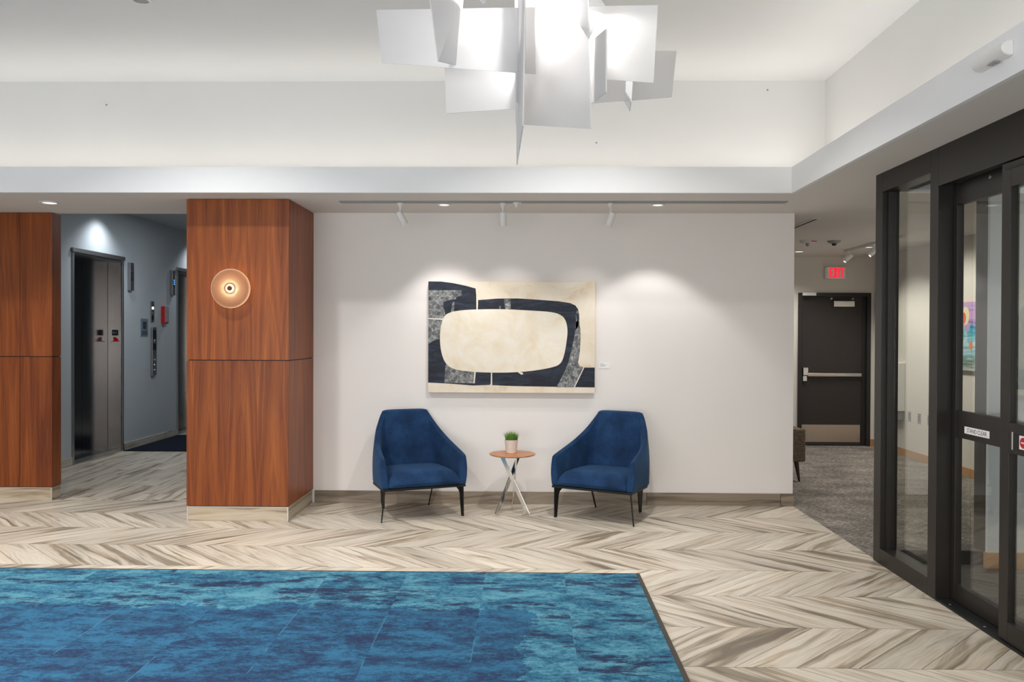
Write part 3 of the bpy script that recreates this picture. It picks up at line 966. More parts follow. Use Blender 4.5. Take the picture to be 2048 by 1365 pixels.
shape([(180, 250), (500, 250), (505, 300), (455, 315), (450, 335), (360, 355), (328, 365), (325, 420), (340, 450), (345, 490), (330, 560), (320, 640), (315, 720), (240, 740), (180, 778)], 2, 2)
shape([(350, 965), (400, 960), (480, 1010), (644, 1040), (632, 1160), (500, 1158), (340, 1155)], 2, 2)
shape([(1626, 435), (1640, 470), (1650, 580), (1658, 620), (1662, 700), (1655, 850), (1638, 950), (1652, 985), (1692, 1002), (1602, 1195), (1428, 1195), (1490, 1080), (1545, 950), (1580, 800), (1605, 680), (1616, 560), (1614, 480)], 2, 2)
shape([(915, 335), (980, 332), (982, 444), (930, 442)], 2, 2)
shape([(415, 370), (436, 362), (428, 470), (398, 480)], 2, 2)
shape([(868, 405), (884, 402), (886, 440), (872, 440)], 2, 2)
shape([(1040, 1040), (1100, 1052), (1106, 1070), (1085, 1072)], 3, 2)
shape([(180, 522), (330, 528), (330, 540), (180, 532)], 3, 3)
shape([(632, 1045), (645, 1045), (634, 1160), (622, 1160)], 3, 3)
shape([(1690, 1000), (1698, 1003), (1606, 1197), (1596, 1197)], 3, 3)
shape([(1640, 520), (1616, 560), (1612, 640), (1640, 590)], 3, 2)
shape([(1615, 470), (1646, 476), (1648, 535), (1622, 530)], 1, 3)
shape([(330, 500), (400, 462), (510, 444), (650, 436), (900, 432), (1200, 447), (1400, 460), (1490, 498), (1524, 560), (1536, 640), (1530, 720), (1505, 880), (1470, 968), (1390, 1002), (1200, 1036), (1000, 1053),
       (790, 1055), (600, 1048), (430, 1026), (350, 972), (308, 870), (292, 740), (298, 620)], 4, 4, 2)
world_part(art, 'painted_surface', [M['art_bg'], M['art_dark'], M['art_grey'], M['art_line'], M['art_oval']], pt)

e = empty('wall_label', (0.700, YW, 1.269))
tag(e, 'small white printed caption card on the wall beside the painting', 'caption card')
MB().box(-0.046, 0.046, -0.004, 0, -0.028, 0.028).build('card', M['card'], e)
pr = MB()
for k, w in enumerate((0.030, 0.055, 0.042)):
    pr.box(-0.036, -0.036 + w, -0.0046, -0.004, 0.012 - 0.011 * k, 0.0145 - 0.011 * k)
pr.build('print', M['ink'], e)

# ------------------------------------------------------------------ track and spotlights
YTR = 6.913
tr_ = empty('light_track', (0.285, YTR, ZS))
tag(tr_, 'long thin grey lighting track recessed in the lower ceiling over the armchairs', 'light track')
MB().box(-1.853, 1.853, -0.055, 0.050, -0.006, -0.0005).build('rail', M['grey_line'], tr_)
MB().box(-1.853, 1.853, -0.008, 0.004, -0.0075, -0.006).build('slot', M['grey_plastic'], tr_)
MB().box(-0.40, -0.34, -0.012, 0.010, -0.014, -0.006).build('power_feed', M['white_plastic'], tr_, bevel=0.003)
e_ = MB().lathe([(0.0, -0.05), (0.012, -0.048), (0.014, -0.03), (0.028, -0.014), (0.03, -0.0065), (0.0, -0.0065)], (-0.38, 0.0, 0.0), 'z', 20, caps=False).build('end_feed', M['white_plastic'], tr_, smooth='auto')


def spotlight(x, lean, aim, label, energy):
    e = empty('track_spotlight', (x, YTR + 0.02, ZS - 0.0085))
    tag(e, label, 'spotlight', 'spotlights on the grey ceiling track')
    MB().lathe([(0.0, 0), (0.030, 0), (0.030, -0.010), (0.014, -0.026), (0.012, -0.044), (0.0, -0.044)], (0, 0, 0), 'z', 24, caps=False).build('mount', M['white_plastic'], e, smooth='auto')
    MB().box(-0.006, 0.006, -0.010, 0.010, -0.085, -0.040).build('yoke', M['white_plastic'], e, bevel=0.002)
    b = MB().lathe([(0.0, 0.0), (0.028, 0.0), (0.031, -0.004), (0.031, -0.116), (0.028, -0.120), (0.024, -0.114), (0.0, -0.110)], (0, 0, 0), 'z', 32, caps=False).build('cylinder_head', M['white_plastic'], e, smooth='auto')
    b.location = (-0.02 * (1 if lean > 0 else (-1 if lean < 0 else 0)), 0, -0.072)
    b.rotation_euler = (math.radians(18), -lean, 0)
    p0 = Vector((x + 0.10 * math.sin(lean), YTR + 0.09, ZS - 0.22))
    light('spotlight_lamp', 'SPOT', p0, energy, NEUT, aim=aim, spot_size=math.radians(72), spot_blend=0.9, shadow_soft_size=0.02)
    return e


spotlight(-1.067, math.radians(28), (-0.62, YW, 1.55), 'white cylinder track spotlight left of the painting tilted to the right', 9)
spotlight(-0.209, 0.0, (-0.15, YW, 1.55), 'white cylinder track spotlight hanging straight above the painting', 9)
spotlight(0.689, math.radians(-19), (0.45, YW, 1.5), 'white cylinder track spotlight right of the painting tilted to the left', 6)


def downlight(x, y, z, r, label, group, lamp=True, energy=0, cone=95, blend=0.35, color=NEUT):
    e = empty('downlight', (x, y, z))
    tag(e, label, 'downlight', group)
    MB().lathe([(r, -0.0005), (r, -0.006), (r * 0.72, -0.008), (r * 0.70, -0.0005)], (0, 0, 0), 'z', 36, caps=False).build('trim_ring', M['white_plastic'], e, smooth='auto')
    MB().lathe([(0.0, -0.004), (r * 0.71, -0.004)], (0, 0, 0), 'z', 36, caps=False).build('lamp', M['lamp_on'] if lamp else M['grey_plastic'], e)
    if energy:
        light('downlight_spot', 'SPOT', (x, y, z - 0.03), energy, color, aim=(x, y + 0.04, 0), spot_size=math.radians(cone), spot_blend=blend, shadow_soft_size=0.03)
    return e


G = 'round recessed ceiling downlights'
downlight(-0.711, 7.05, ZS, 0.06, 'recessed downlight beside the track between left and middle spotlights', G, True, 20)
downlight(1.099, 7.05, ZS, 0.06, 'recessed downlight beside the track right of the last spotlight', G, True, 26)
downlight(-4.051, 6.967, ZS, 0.08, 'recessed downlight in front of the walnut clad wall', G, True, 34, 110, 0.8)
downlight(-2.43, 5.18, ZU, 0.065, 'recessed downlight in the raised tray ceiling at the top edge', G, False)
downlight(3.56, 10.967, ZS, 0.075, 'recessed downlight in the corridor ceiling before the exit door wall', G, True, 55, 130, 0.9, WARM)
downlight(4.237, 10.393, ZS, 0.06, 'recessed downlight in the corridor ceiling next to the short track', G, True, 45, 130, 0.9, WARM)

# ------------------------------------------------------------------ armchairs
def make_armchair(loc, rz, label, first=None):
    root = empty('armchair', (*loc, 0), rz)
    tag(root, label, 'armchair', 'blue velvet armchairs')
    if first is not None:
        for ch in list(first.children):
            c_ = ch.copy()
            COL.objects.link(c_)
            c_.parent = root
        return root
    ST = [((0.0, 0.270, .28), (0.0, 0.345, .862)), ((0.10, 0.270, .28), (0.10, 0.3445, .862)), ((0.19, 0.266, .28), (0.180, 0.342, .861)), ((0.235, 0.258, .28), (0.212, 0.336, .850)),
          ((0.295, 0.225, .28), (0.238, 0.305, .806)), ((0.332, 0.160, .28), (0.282, 0.235, .722)), ((0.346, 0.060, .28), (0.318, 0.140, .655)), ((0.352, -0.060, .28), (0.342, 0.020, .605)),
          ((0.357, -0.180, .28), (0.358, -0.130, .563)), ((0.360, -0.300, .28), (0.366, -0.285, .528)), ((0.360, -0.328, .28), (0.366, -0.312, .515))]
    full = [((-a[0], a[1], a[2]), (-b[0], b[1], b[2])) for a, b in ST[:0:-1]] + ST
    n = len(full)
    NH = 7
    mb = MB()
    grid = []
    bot = [Vector(a) for a, b in full]
    top = [Vector(b) for a, b in full]
    for i in range(n):
        t0 = (bot[min(i + 1, n - 1)] - bot[max(i - 1, 0)])
        t0.z = 0
        nrm = Vector((-t0.y, t0.x, 0)).normalized()           # points inward (towards the seat)
        if nrm.dot(Vector((0, -0.05, 0)) - Vector((bot[i].x, bot[i].y, 0))) < 0:
            nrm = -nrm
        edge = abs(i - (n - 1) / 2) / ((n - 1) / 2)
        th = 0.075 * (1 - edge) + 0.045 * edge
        ring = []
        for k in range(NH + 1):
            f = k / NH
            bulge = 0.012 * math.sin(PI * f)
            ring.append(bot[i].lerp(top[i], f) - nrm * bulge)
        tk = 0.5 * th
        ring.append(top[i] + nrm * tk * 0.5 + Vector((0, 0, 0.012)))
        for k in range(NH, -1, -1):
            f = k / NH
            tt = th * (0.80 + 0.5 * (1 - f))
            p = bot[i].lerp(top[i], f) + nrm * tt
            if k == NH: p.z -= 0.002
            ring.append(p)
        grid.append(ring)
    m = len(grid[0])
    vs = [p for r in grid for p in r]
    fs = []
    for i in range(n - 1):
        for k in range(m):
            k2 = (k + 1) % m
            fs.append((i * m + k, (i + 1) * m + k, (i + 1) * m + k2, i * m + k2))
    fs.append(tuple(range(m)))
    fs.append(tuple((n - 1) * m + k for k in range(m))[::-1])
    mb.add(vs, fs)
    sh = mb.build('back_shell', M['velvet'], root, smooth=True)
    bv = sh.modifiers.new('bevel', 'BEVEL')
    bv.width = 0.012
    bv.segments = 3
    bv.limit_method = 'ANGLE'
    bv.angle_limit = math.radians(50)
    ss = sh.modifiers.new('smooth', 'SUBSURF')
    ss.levels = ss.render_levels = 1
    # seat cushion: crowned block with a rounded front
    mb = MB()
    NX, NY = 14, 12
    def seat_top(u, v):
        x = (u - 0.5) * 2
        hw = 0.312 - 0.05 * max(0.0, v - 0.55)
        y = -0.345 + v * 0.56
        crown = 0.030 * (1 - abs(x) ** 2.6) * (1 - (abs(v - 0.45) / 0.62) ** 2.5)
        front = -0.055 * max(0.0, 1 - v / 0.16) ** 2
        side = -0.035 * max(0.0, (abs(x) - 0.86) / 0.14) ** 2
        return Vector((x * hw, y, 0.388 + crown + front + side))
    tops = [[seat_top(i / NX, j / NY) for i in range(NX + 1)] for j in range(NY + 1)]
    vs, fs = [], []
    for j in range(NY + 1):
        for i in range(NX + 1):
            vs.append(tops[j][i])
    nb = len(vs)
    for j in range(NY + 1):
        for i in range(NX + 1):
            p = tops[j][i]
            vs.append(Vector((p.x, p.y + (0.012 if j == 0 else 0), 0.282)))
    W1 = NX + 1
    for j in range(NY):
        for i in range(NX):
            a = j * W1 + i
            fs.append((a, a + 1, a + 1 + W1, a + W1))
            fs.append((nb + a, nb + a + W1, nb + a + 1 + W1, nb + a + 1))
    # front face gets a bulging middle row
    mid = len(vs)
    for i in range(NX + 1):
        p = tops[0][i]
        vs.append(Vector((p.x, p.y - 0.014, 0.5 * (p.z + 0.282))))
    for i in range(NX):
        fs.append((i, mid + i, mid + i + 1, i + 1))
        fs.append((mid + i, nb + i, nb + i + 1, mid + i + 1))
        a = NY * W1 + i
        fs.append((a, a + 1, nb + a + 1, nb + a))
    for j in range(NY):
        for i in (0, NX):
            a = j * W1 + i
            if j == 0:
                fs.append((a, a + W1, nb + a + W1, nb + a, mid + i))
            else:
                fs.append((a, a + W1, nb + a + W1, nb + a))
    mb.add(vs, fs)
    st = mb.build('seat_cushion', M['velvet'], root, smooth='auto')
    ss = st.modifiers.new('smooth', 'SUBSURF')
    ss.levels = ss.render_levels = 1
    # black steel base
    fr = MB().prism([(-0.355, -0.335), (0.355, -0.335), (0.35, 0.05), (0.30, 0.24), (-0.30, 0.24), (-0.35, 0.05)], 'xy', 0.262, 0.281)
    fr.build('seat_frame', M['steel_black'], root, bevel=0.003)
    for sx, sy in ((-1, -1), (1, -1), (-1, 1), (1, 1)):
        foot = Vector((sx * (0.353 if sy < 0 else 0.212), sy * 0.2785, 0))
        head = Vector((sx * (0.335 if sy < 0 else 0.245), -0.305 if sy < 0 else 0.215, 0))
        d = Vector((-sx * 0.29, -sy * 0.957, 0)).normalized()   # towards the middle
        nrm = Vector((-d.y, d.x, 0))
        out_off = (foot - head).dot(-d)
        prof = [(-out_off - 0.004, 0.0), (-0.012, 0.264), (0.20, 0.264), (0.18, 0.250), (0.085, 0.240), (0.058, 0.222), (0.046, 0.195), (-out_off + 0.026, 0.0)]
        side = (foot - head) - d * (foot - head).dot(d)
        lg = MB()
        pv = []
        for s_, z_ in prof:
            k = 1 - z_ / 0.264
            pv.append(head + d * s_ + side * max(0, k) + Vector((0, 0, z_)))
        vs = [p + nrm * 0.005 for p in pv] + [p - nrm * 0.005 for p in pv]
        q = len(pv)
        lg.add(vs, [tuple(range(q)), tuple(range(q, 2 * q))[::-1]] + [(i, (i + 1) % q, q + (i + 1) % q, q + i) for i in range(q)])
        lg.build('leg', M['steel_black'], root, bevel=0.0015)
    return root


ch1 = make_armchair((-0.972, 7.150), math.radians(23.3), 'blue velvet armchair left of the small round table, angled to the right')
make_armchair((0.680, 7.098), math.radians(-27.8), 'blue velvet armchair right of the small round table, angled to the left', ch1)

# ------------------------------------------------------------------ side table and plant
TZ = 0.518
tb = empty('side_table', (-0.125, 7.165, 0))
tag(tb, 'small round orange wood side table with crossed chrome legs between the armchairs', 'side table')
MB().lathe([(0.0, TZ - 0.014), (0.188, TZ - 0.014), (0.199, TZ - 0.008), (0.2, TZ - 0.003), (0.197, TZ), (0.0, TZ)], (0, 0, 0), 'z', 64, caps=False).build('table_top', M['oak'], tb, smooth='auto')
for k, (fa, ta) in enumerate(((-28, 170), (92, 292), (212, 52))):
    f = Vector((0.158 * math.cos(math.radians(fa)), 0.158 * math.sin(math.radians(fa)), 0.003))
    tp_ = Vector((0.098 * math.cos(math.radians(ta)), 0.098 * math.sin(math.radians(ta)), TZ - 0.013))
    d = (tp_ - f).normalized()
    midp = (f + tp_) / 2
    tang = Vector((-midp.y, midp.x, 0)).normalized() if midp.length > 0.01 else Vector((1, 0, 0))
    rad = Vector((math.cos(math.radians(fa + 90)), math.sin(math.radians(fa + 90)), 0))
    hd = Vector((tp_.x - f.x, tp_.y - f.y, 0)).normalized()
    MB().bar(f, tp_, hd, 0.034, 0.009).build('leg', M['chrome'], tb, bevel=0.0012)
MB().lathe([(0.0, TZ - 0.014), (0.11, TZ - 0.014), (0.11, TZ - 0.019), (0.0, TZ - 0.019)], (0, 0, 0), 'z', 40, caps=False).build('mounting_plate', M['steel_black'], tb, smooth='auto')

pl = empty('potted_grass', (-0.135, 7.20, TZ))
tag(pl, 'small cream pot of bright green grass standing on the round side table', 'potted plant')
prof = [(0.0, 0.0), (0.044, 0.0), (0.046, 0.002)]
for k in range(11):
    z0 = 0.004 + k * 0.0098
    r0 = 0.046 + 0.0125 * (z0 / 0.112)
    prof += [(r0 + 0.0003, z0 + 0.002), (r0 + 0.0003, z0 + 0.0075), (r0 - 0.0002, z0 + 0.0092)]
prof += [(0.0592, 0.1125), (0.0585, 0.1145), (0.0548, 0.1145), (0.0535, 0.104), (0.0, 0.104)]
MB().lathe(prof, (0, 0, 0), 'z', 48, caps=False).build('pot', M['pot'], pl, smooth='auto')
MB().lathe([(0.0, 0.106), (0.053, 0.104)], (0, 0, 0), 'z', 32, caps=False).build('soil', M['soil'], pl)
gr = MB()
rr = random.Random(3)
for k in range(420):
    r = 0.05 * math.sqrt(rr.random())
    a = rr.uniform(0, 2 * PI)
    b = Vector((r * math.cos(a), r * math.sin(a), 0.104))
    h = rr.uniform(0.065, 0.120) * (1.0 - 0.25 * r / 0.05)
    lean = rr.uniform(0.05, 0.55) * (0.35 + r / 0.05)
    a2 = a + rr.uniform(-0.6, 0.6)
    w = rr.uniform(0.0010, 0.0019)
    tw = Vector((-math.sin(a2 + rr.uniform(-1, 1)), math.cos(a2), 0)).normalized() * w
    o1 = Vector((math.cos(a2), math.sin(a2), 0))
    p1 = b + Vector((0, 0, h * 0.55)) + o1 * lean * h * 0.35
    p2 = b + Vector((0, 0, h * (1 - 0.25 * lean))) + o1 * lean * h
    gr.add([b - tw, b + tw, p1 + tw * 0.8, p1 - tw * 0.8, p2], [(0, 1, 2, 3), (3, 2, 4)])
gr.build('grass', M['grass'], pl)

# ------------------------------------------------------------------ pendant lamp of white panels
LP = (0.06, 2.78)
pd = empty('pendant_lamp', (LP[0], LP[1], 2.45))
tag(pd, 'large white pendant lamp of crossing translucent flat panels over the rug', 'pendant lamp')
PANELS = [
    [(-0.55, 3.0, 2.72), (0.379, 2.45, 2.517), (0.367, 2.45, 2.289), (-0.529, 3.0, 2.529)],
    [(-0.046, 2.78, 2.733), (0.17, 2.4, 2.57), (0.182, 2.4, 2.142), (-0.041, 2.78, 2.251)],
    [(-0.01, 2.3, 2.528), (-0.013, 2.3, 2.178), (-0.037, 2.75, 2.316), (-0.034, 2.75, 2.72)],
    [(-0.315, 2.6, 2.641), (-0.219, 2.84, 2.742), (-0.246, 2.84, 2.468), (-0.283, 2.6, 2.403)],
    [(-0.309, 3.06, 2.544), (0.074, 2.86, 2.458), (0.075, 2.86, 2.333), (-0.301, 3.06, 2.362)],
    [(0.127, 2.9, 2.54), (0.549, 3.1, 2.604), (0.532, 3.1, 2.432), (0.128, 2.9, 2.347)],
    [(0.173, 2.6, 2.445), (0.205, 2.2, 2.357), (0.206, 2.2, 2.189), (0.172, 2.6, 2.249)],
    [(0.095, 2.7, 2.662), (0.17, 2.35, 2.383), (0.241, 2.6, 2.571), (0.178, 2.9, 2.817)],
    [(-0.01, 2.4, 2.427), (-0.015, 2.4, 2.151), (-0.039, 2.95, 2.151), (-0.042, 2.95, 2.469)],
    [(0.284, 3.2, 2.604), (0.37, 2.95, 2.468), (0.365, 2.95, 2.375), (0.39, 3.2, 2.407)],
    [(-0.246, 2.6, 2.657), (-0.134, 2.5, 2.542), (-0.098, 2.6, 2.641), (-0.207, 2.7, 2.748)],
    [(-0.368, 3.1, 2.907), (-0.107, 3.1, 2.943), (-0.088, 3.1, 2.832), (-0.353, 3.1, 2.818)],
]
for q in PANELS:
    world_part(MB().slab(q, 0.004), 'shade_panel', M['acrylic'], pd, bevel=0.0008)
world_part(MB().tube((LP[0] + 0.02, LP[1], 2.62), (LP[0] + 0.02, LP[1], 3.60), 0.008), 'stem', M['white_plastic'], pd, smooth='auto')
world_part(MB().lathe([(0.0, 3.60), (0.065, 3.60), (0.07, 3.605), (0.07, ZU - 0.001), (0.0, ZU - 0.001)], (LP[0] + 0.02, LP[1], 0), 'z', 32, caps=False), 'canopy', M['white_plastic'], pd, smooth='auto')
world_part(MB().lathe([(0.0, 2.60), (0.022, 2.60), (0.026, 2.61), (0.026, 2.66), (0.0, 2.66)], (LP[0] + 0.02, LP[1], 0), 'z', 24, caps=False), 'lamp_holder', M['white_plastic'], pd, smooth='auto')
light('pendant_bulb', 'POINT', (0.0, 2.82, 2.60), 9, (1.0, 0.99, 0.98), shadow_soft_size=0.02)
light('pendant_bulb', 'POINT', (0.10, 2.572, 2.53), 13, (1.0, 0.99, 0.98), shadow_soft_size=0.02)

# ------------------------------------------------------------------ sensor on the fascia
e = empty('motion_sensor', (XF, 3.665, 2.765))
tag(e, 'white rounded motion sensor on the fascia above the glass door', 'sensor')
pts = []
for i in range(13):
    a = PI / 2 + PI * i / 12 * 1.0
    pts.append((-0.012 + 0.045 * math.cos(a) * 0.9, 0.002 + 0.032 * math.sin(a)))
pts = [(0.0, 0.034)] + pts + [(0.0, -0.030)]
MB().prism(pts, 'xz', -0.125, 0.120).build('case', M['white_plastic'], e, bevel=0.006, seg=3, smooth='auto')
MB().box(-0.036, -0.010, -0.045, 0.015, -0.0345, -0.0305).build('lens', M['grey_plastic'], e, bevel=0.001)
for q, lab in (((-3.509, 3.445), 'tiny metal screw high on the cove wall left of the pendant'), ((1.961, 3.561), 'tiny metal screw high on the cove wall near its right corner'),
               ((0.563, 3.128), 'tiny metal screw on the cove wall just right of the pendant')):
    e = MB().lathe([(0.0, -0.006), (0.006, -0.005), (0.007, 0.0)], (0, 0, 0), 'y', 12, caps=False).build('wall_screw', M['screw'], None, smooth=True, loc=(q[0], YU, q[1]))
    tag(e, lab, 'screw', 'screws in the cove wall')

# ------------------------------------------------------------------ sliding glass entrance
ds = empty('door_2', (XD, 4.4, 0))
struct(ds, 'dark bronze framed sliding glass entrance with a sidelite on the right', 'sliding door')
B = M['bronze']
D1 = XD + 0.115
def dp(mb, name, mat=B, parent=None, **kw):
    p = parent or ds
    o = mb.build(name, mat, p, **kw)
    o.matrix_parent_inverse = Matrix.Translation(-ds.location) if p is ds else Matrix.Identity(4)
    return o
dp(MB().box(XD, D1, 5.660, 5.765, 0, ZS), 'jamb', bevel=0.002)
dp(MB().box(XD + 0.035, XD + 0.065, 5.640, 5.661, 0.10, 2.52), 'stop', bevel=0.001)
dp(MB().box(XD, D1, 4.895, 4.992, 0, ZS), 'mullion', bevel=0.002)
dp(MB().box(XD, D1, 4.992, 5.660, 2.520, ZS), 'sidelite_head', bevel=0.002)
dp(MB().box(XD, D1, 4.992, 5.660, 0, 0.105), 'sidelite_sill', bevel=0.002)
dp(MB().box(XD + 0.084, XD + 0.090, 4.985, 5.655, 0.095, 2.53), 'sidelite_pane', M['glass'])
dp(MB().box(XD, XD + 0.05, 1.2, 4.895, 2.424, ZS), 'header', bevel=0.002)
dp(MB().box(XD + 0.05, D1 + 0.05, 1.2, 4.895, 2.44, ZS), 'track_housing', M['black'])
dp(MB().box(XD, D1 + 0.03, 1.2, 4.895, 0, 0.012), 'threshold', M['black'], bevel=0.002)
sw = MB()
for yy in (4.78, 4.42):
    sw.lathe([(0.0, 0.0145), (0.006, 0.0135), (0.007, 0.012)], (XD + 0.03, yy, 0), 'z', 12, caps=False)
dp(sw, 'threshold_screw', M['screw'], smooth=True)

def leaf(x0, x1, ya, yb, zt, name, st=0.072):
    lf = empty(name)
    lf.parent = ds
    lf.matrix_parent_inverse = Matrix.Translation(-ds.location)
    xm = (x0 + x1) / 2
    def lp(mb, nm, mat=B, **kw):
        return mb.build(nm, mat, lf, **kw)
    lp(MB().box(x0, x1, yb - st, yb, 0.015, zt), 'stile', bevel=0.002)
    lp(MB().box(x0, x1, ya, ya + st, 0.015, zt), 'stile', bevel=0.002)
    lp(MB().box(x0, x1, ya + st, yb - st, zt - 0.125, zt), 'top_rail', bevel=0.002)
    lp(MB().box(x0, x1, ya + st, yb - st, 0.015, 0.115), 'bottom_rail', bevel=0.002)
    lp(MB().box(x0, x1, ya + st, yb - st, 0.965, 1.118), 'middle_rail', bevel=0.002)
    lp(MB().box(xm - 0.003, xm + 0.003, ya + st - 0.01, yb - st + 0.01, 1.11, zt - 0.12), 'pane', M['glass'])
    lp(MB().box(xm - 0.003, xm + 0.003, ya + st - 0.01, yb - st + 0.01, 0.11, 0.97), 'pane', M['glass'])
    return lf


lf1 = leaf(2.480, 2.520, 3.60, 4.892, 2.432, 'door_leaf', 0.046)
stk = MB().box(2.4785, 2.480, 4.492, 4.745, 0.998, 1.037).build('sticker', M['card'], lf1)
stk['label'] = 'white STAND CLEAR sticker'
text('lettering', 'STAND CLEAR', 0.034, M['dark_ink'], lf1, (2.4783, 4.618, 1.0165), RXL, 0.0003, 0.92)
lf2 = leaf(2.408, 2.453, 2.70, 4.268, 2.420, 'door_leaf', 0.078)
pb = MB().box(2.4065, 2.410, 3.55, 4.160, 0.990, 1.070).build('release_box', M['black'], lf2, bevel=0.001)
pb['label'] = 'black recessed release box'
MB().box(2.4035, 2.4085, 4.150, 4.160, 0.986, 1.074).build('box_end', M['alu'], lf2, bevel=0.001)
MB().box(2.4045, 2.4062, 4.030, 4.095, 0.997, 1.064).build('warning_label', M['card'], lf2)
w = MB().lathe([(0.0, -0.0012), (0.026, -0.0012), (0.026, 0.0)], (2.4045, 4.0625, 1.0305), 'x', 28, caps=False).build('warning_disc', M['red'], lf2)
w['label'] = 'red disc on white label'
MB().box(2.4022, 2.4034, 4.048, 4.077, 1.0275, 1.0335).build('bar_mark', M['card'], lf2)
dp(MB().lathe([(0.0, -0.004), (0.010, -0.003), (0.011, 0.0)], (2.480, 4.51, 2.405), 'x', 16, caps=False), 'header_screw', M['screw'], smooth=True)
dp(MB().box(2.406, 2.45, 2.70, 4.24, 2.385, 2.397), 'guide_gap', M['black'])

# glazed end screen of the vestibule
vs_ = empty('window_1', (2.8, 5.70, 0))
struct(vs_, 'dark framed glass screen closing the vestibule before the carpet', 'window')
def vp(mb, nm, mat=B, **kw):
    o = mb.build(nm, mat, vs_, **kw)
    o.matrix_parent_inverse = Matrix.Translation(-vs_.location)
    return o
vp(MB().box(3.076, 3.144, 5.610, 5.76, 0, ZS), 'post', bevel=0.002)
vp(MB().box(D1 + 0.002, 3.076, 5.66, 5.76, 0, 0.095), 'bottom_rail', bevel=0.002)
vp(MB().box(D1 + 0.002, 3.076, 5.66, 5.76, 2.54, ZS), 'top_rail', bevel=0.002)
vp(MB().box(D1 - 0.002, 3.078, 5.707, 5.713, 0.09, 2.545), 'pane', M['glass'])

# ------------------------------------------------------------------ exit door and sign
ed = empty('door_1', (4.285, YX, 0))
struct(ed, 'dark brown exit door with silver push bar and kick plate', 'door')
def ep(mb, nm, mat, parent=None, **kw):
    o = mb.build(nm, mat, ed, **kw)
    o.matrix_parent_inverse = Matrix.Translation(-ed.location)
    return o
F_ = M['door_frame']
fr = MB()
fr.box(3.785, 3.838, YX - 0.035, YX + 0.10, 0, 2.143)
fr.box(4.735, 4.788, YX - 0.035, YX + 0.10, 0, 2.143)
fr.box(3.838, 4.735, YX - 0.035, YX + 0.10, 2.092, 2.143)
ep(fr, 'frame', F_, bevel=0.003)
ep(MB().box(4.690, 4.735, YX + 0.02, YX + 0.10, 0, 2.092), 'frame_rebate', F_)
ep(MB().box(3.838, 4.692, YX + 0.03, YX + 0.075, 0.028, 2.090), 'door_leaf', M['door_dark'], bevel=0.002)
ep(MB().box(3.838, 4.692, YX + 0.02, YX + 0.10, 0.0, 0.022), 'threshold', M['black'])
ep(MB().box(3.846, 4.668, YX + 0.026, YX + 0.030, 0.050, 0.294), 'kick_plate', M['kick'])
lt = ep(MB().box(3.848, 3.920, YX - 0.045, YX + 0.030, 0.99, 1.10), 'latch_case', M['chrome'], bevel=0.006)
ep(MB().box(3.852, 3.912, YX - 0.02, YX + 0.030, 0.905, 0.985), 'latch_cover', M['chrome'], bevel=0.006)
ep(MB().box(3.920, 4.330, YX - 0.030, YX + 0.020, 0.972, 1.022), 'push_bar', M['kick'], bevel=0.008)
ep(MB().box(4.330, 4.668, YX - 0.026, YX + 0.030, 0.974, 1.020), 'bar_housing', M['alu'], bevel=0.006)
ep(MB().box(4.275, 4.560, YX - 0.035, YX + 0.030, 1.950, 2.030), 'closer_body', M['alu'], bevel=0.004)
ep(MB().bar((4.245, YX - 0.02, 2.062), (4.525, YX - 0.05, 2.068), (0, 0, 1), 0.012, 0.008), 'closer_arm', M['steel_black'])
for cx in (4.235, 4.53):
    ep(MB().lathe([(0.0, -0.014), (0.012, -0.012), (0.013, 0.03), (0.0, 0.03)], (cx, YX - 0.035, 2.063), 'y', 16, caps=False), 'closer_pivot', M['alu'], smooth='auto')
ep(MB().box(3.832, 4.020, YX - 0.058, YX - 0.034, 2.102, 2.143), 'alarm_contact', M['white_plastic'], bevel=0.003)

es = empty('exit_sign', (4.295, YX, 2.42))
tag(es, 'white exit sign with glowing red letters above the dark door', 'exit sign')
MB().box(-0.153, 0.153, -0.045, 0, -0.088, 0.088).build('case', M['white_plastic'], es, bevel=0.02, seg=4, smooth='auto')
t = NT('exit_face')
t.set(Base_Color=lin(226, 200, 196), Roughness=0.35, Emission_Color=(1.0, 0.45, 0.42), Emission_Strength=0.10)
MB().box(-0.120, 0.125, -0.0475, -0.044, -0.076, 0.078).build('face', t.m, es, bevel=0.001)
lt = MB()
y0, y1 = -0.050, -0.0474
ZB, ZTP = -0.068, 0.070
def vbar(x0, x1, z0=ZB, z1=ZTP): lt.box(x0, x1, y0, y1, z0, z1)
vbar(-0.094, -0.073)
for z0 in (ZB, -0.010, ZTP - 0.022): lt.box(-0.073, -0.044, y0, y1, z0, z0 + 0.022)
for s_ in (1, -1):
    xa, xb = (-0.034, 0.016) if s_ > 0 else (0.016, -0.034)
    wd = 0.023 * s_
    lt.prism([(xa, ZB), (xa + wd, ZB), (xb, ZTP), (xb - wd, ZTP)], 'xz', y0, y1)
vbar(0.024, 0.044)
lt.box(0.052, 0.106, y0, y1, ZTP - 0.022, ZTP)
vbar(0.069, 0.090, ZB, ZTP - 0.022)
lt.build('lettering', M['exit_red'], es)

# ------------------------------------------------------------------ corridor ceiling and wall fittings
e = empty('slot_diffuser', (2.72, 8.30, ZS))
tag(e, 'narrow dark slot in the corridor ceiling past the wall corner', 'ceiling slot')
MB().box(-0.035, 0.035, -0.42, 0.42, -0.006, -0.0005).build('frame', M['soffit'], e)
MB().box(-0.012, 0.012, -0.41, 0.41, -0.008, -0.006).build('slot', M['dark_ink'], e)

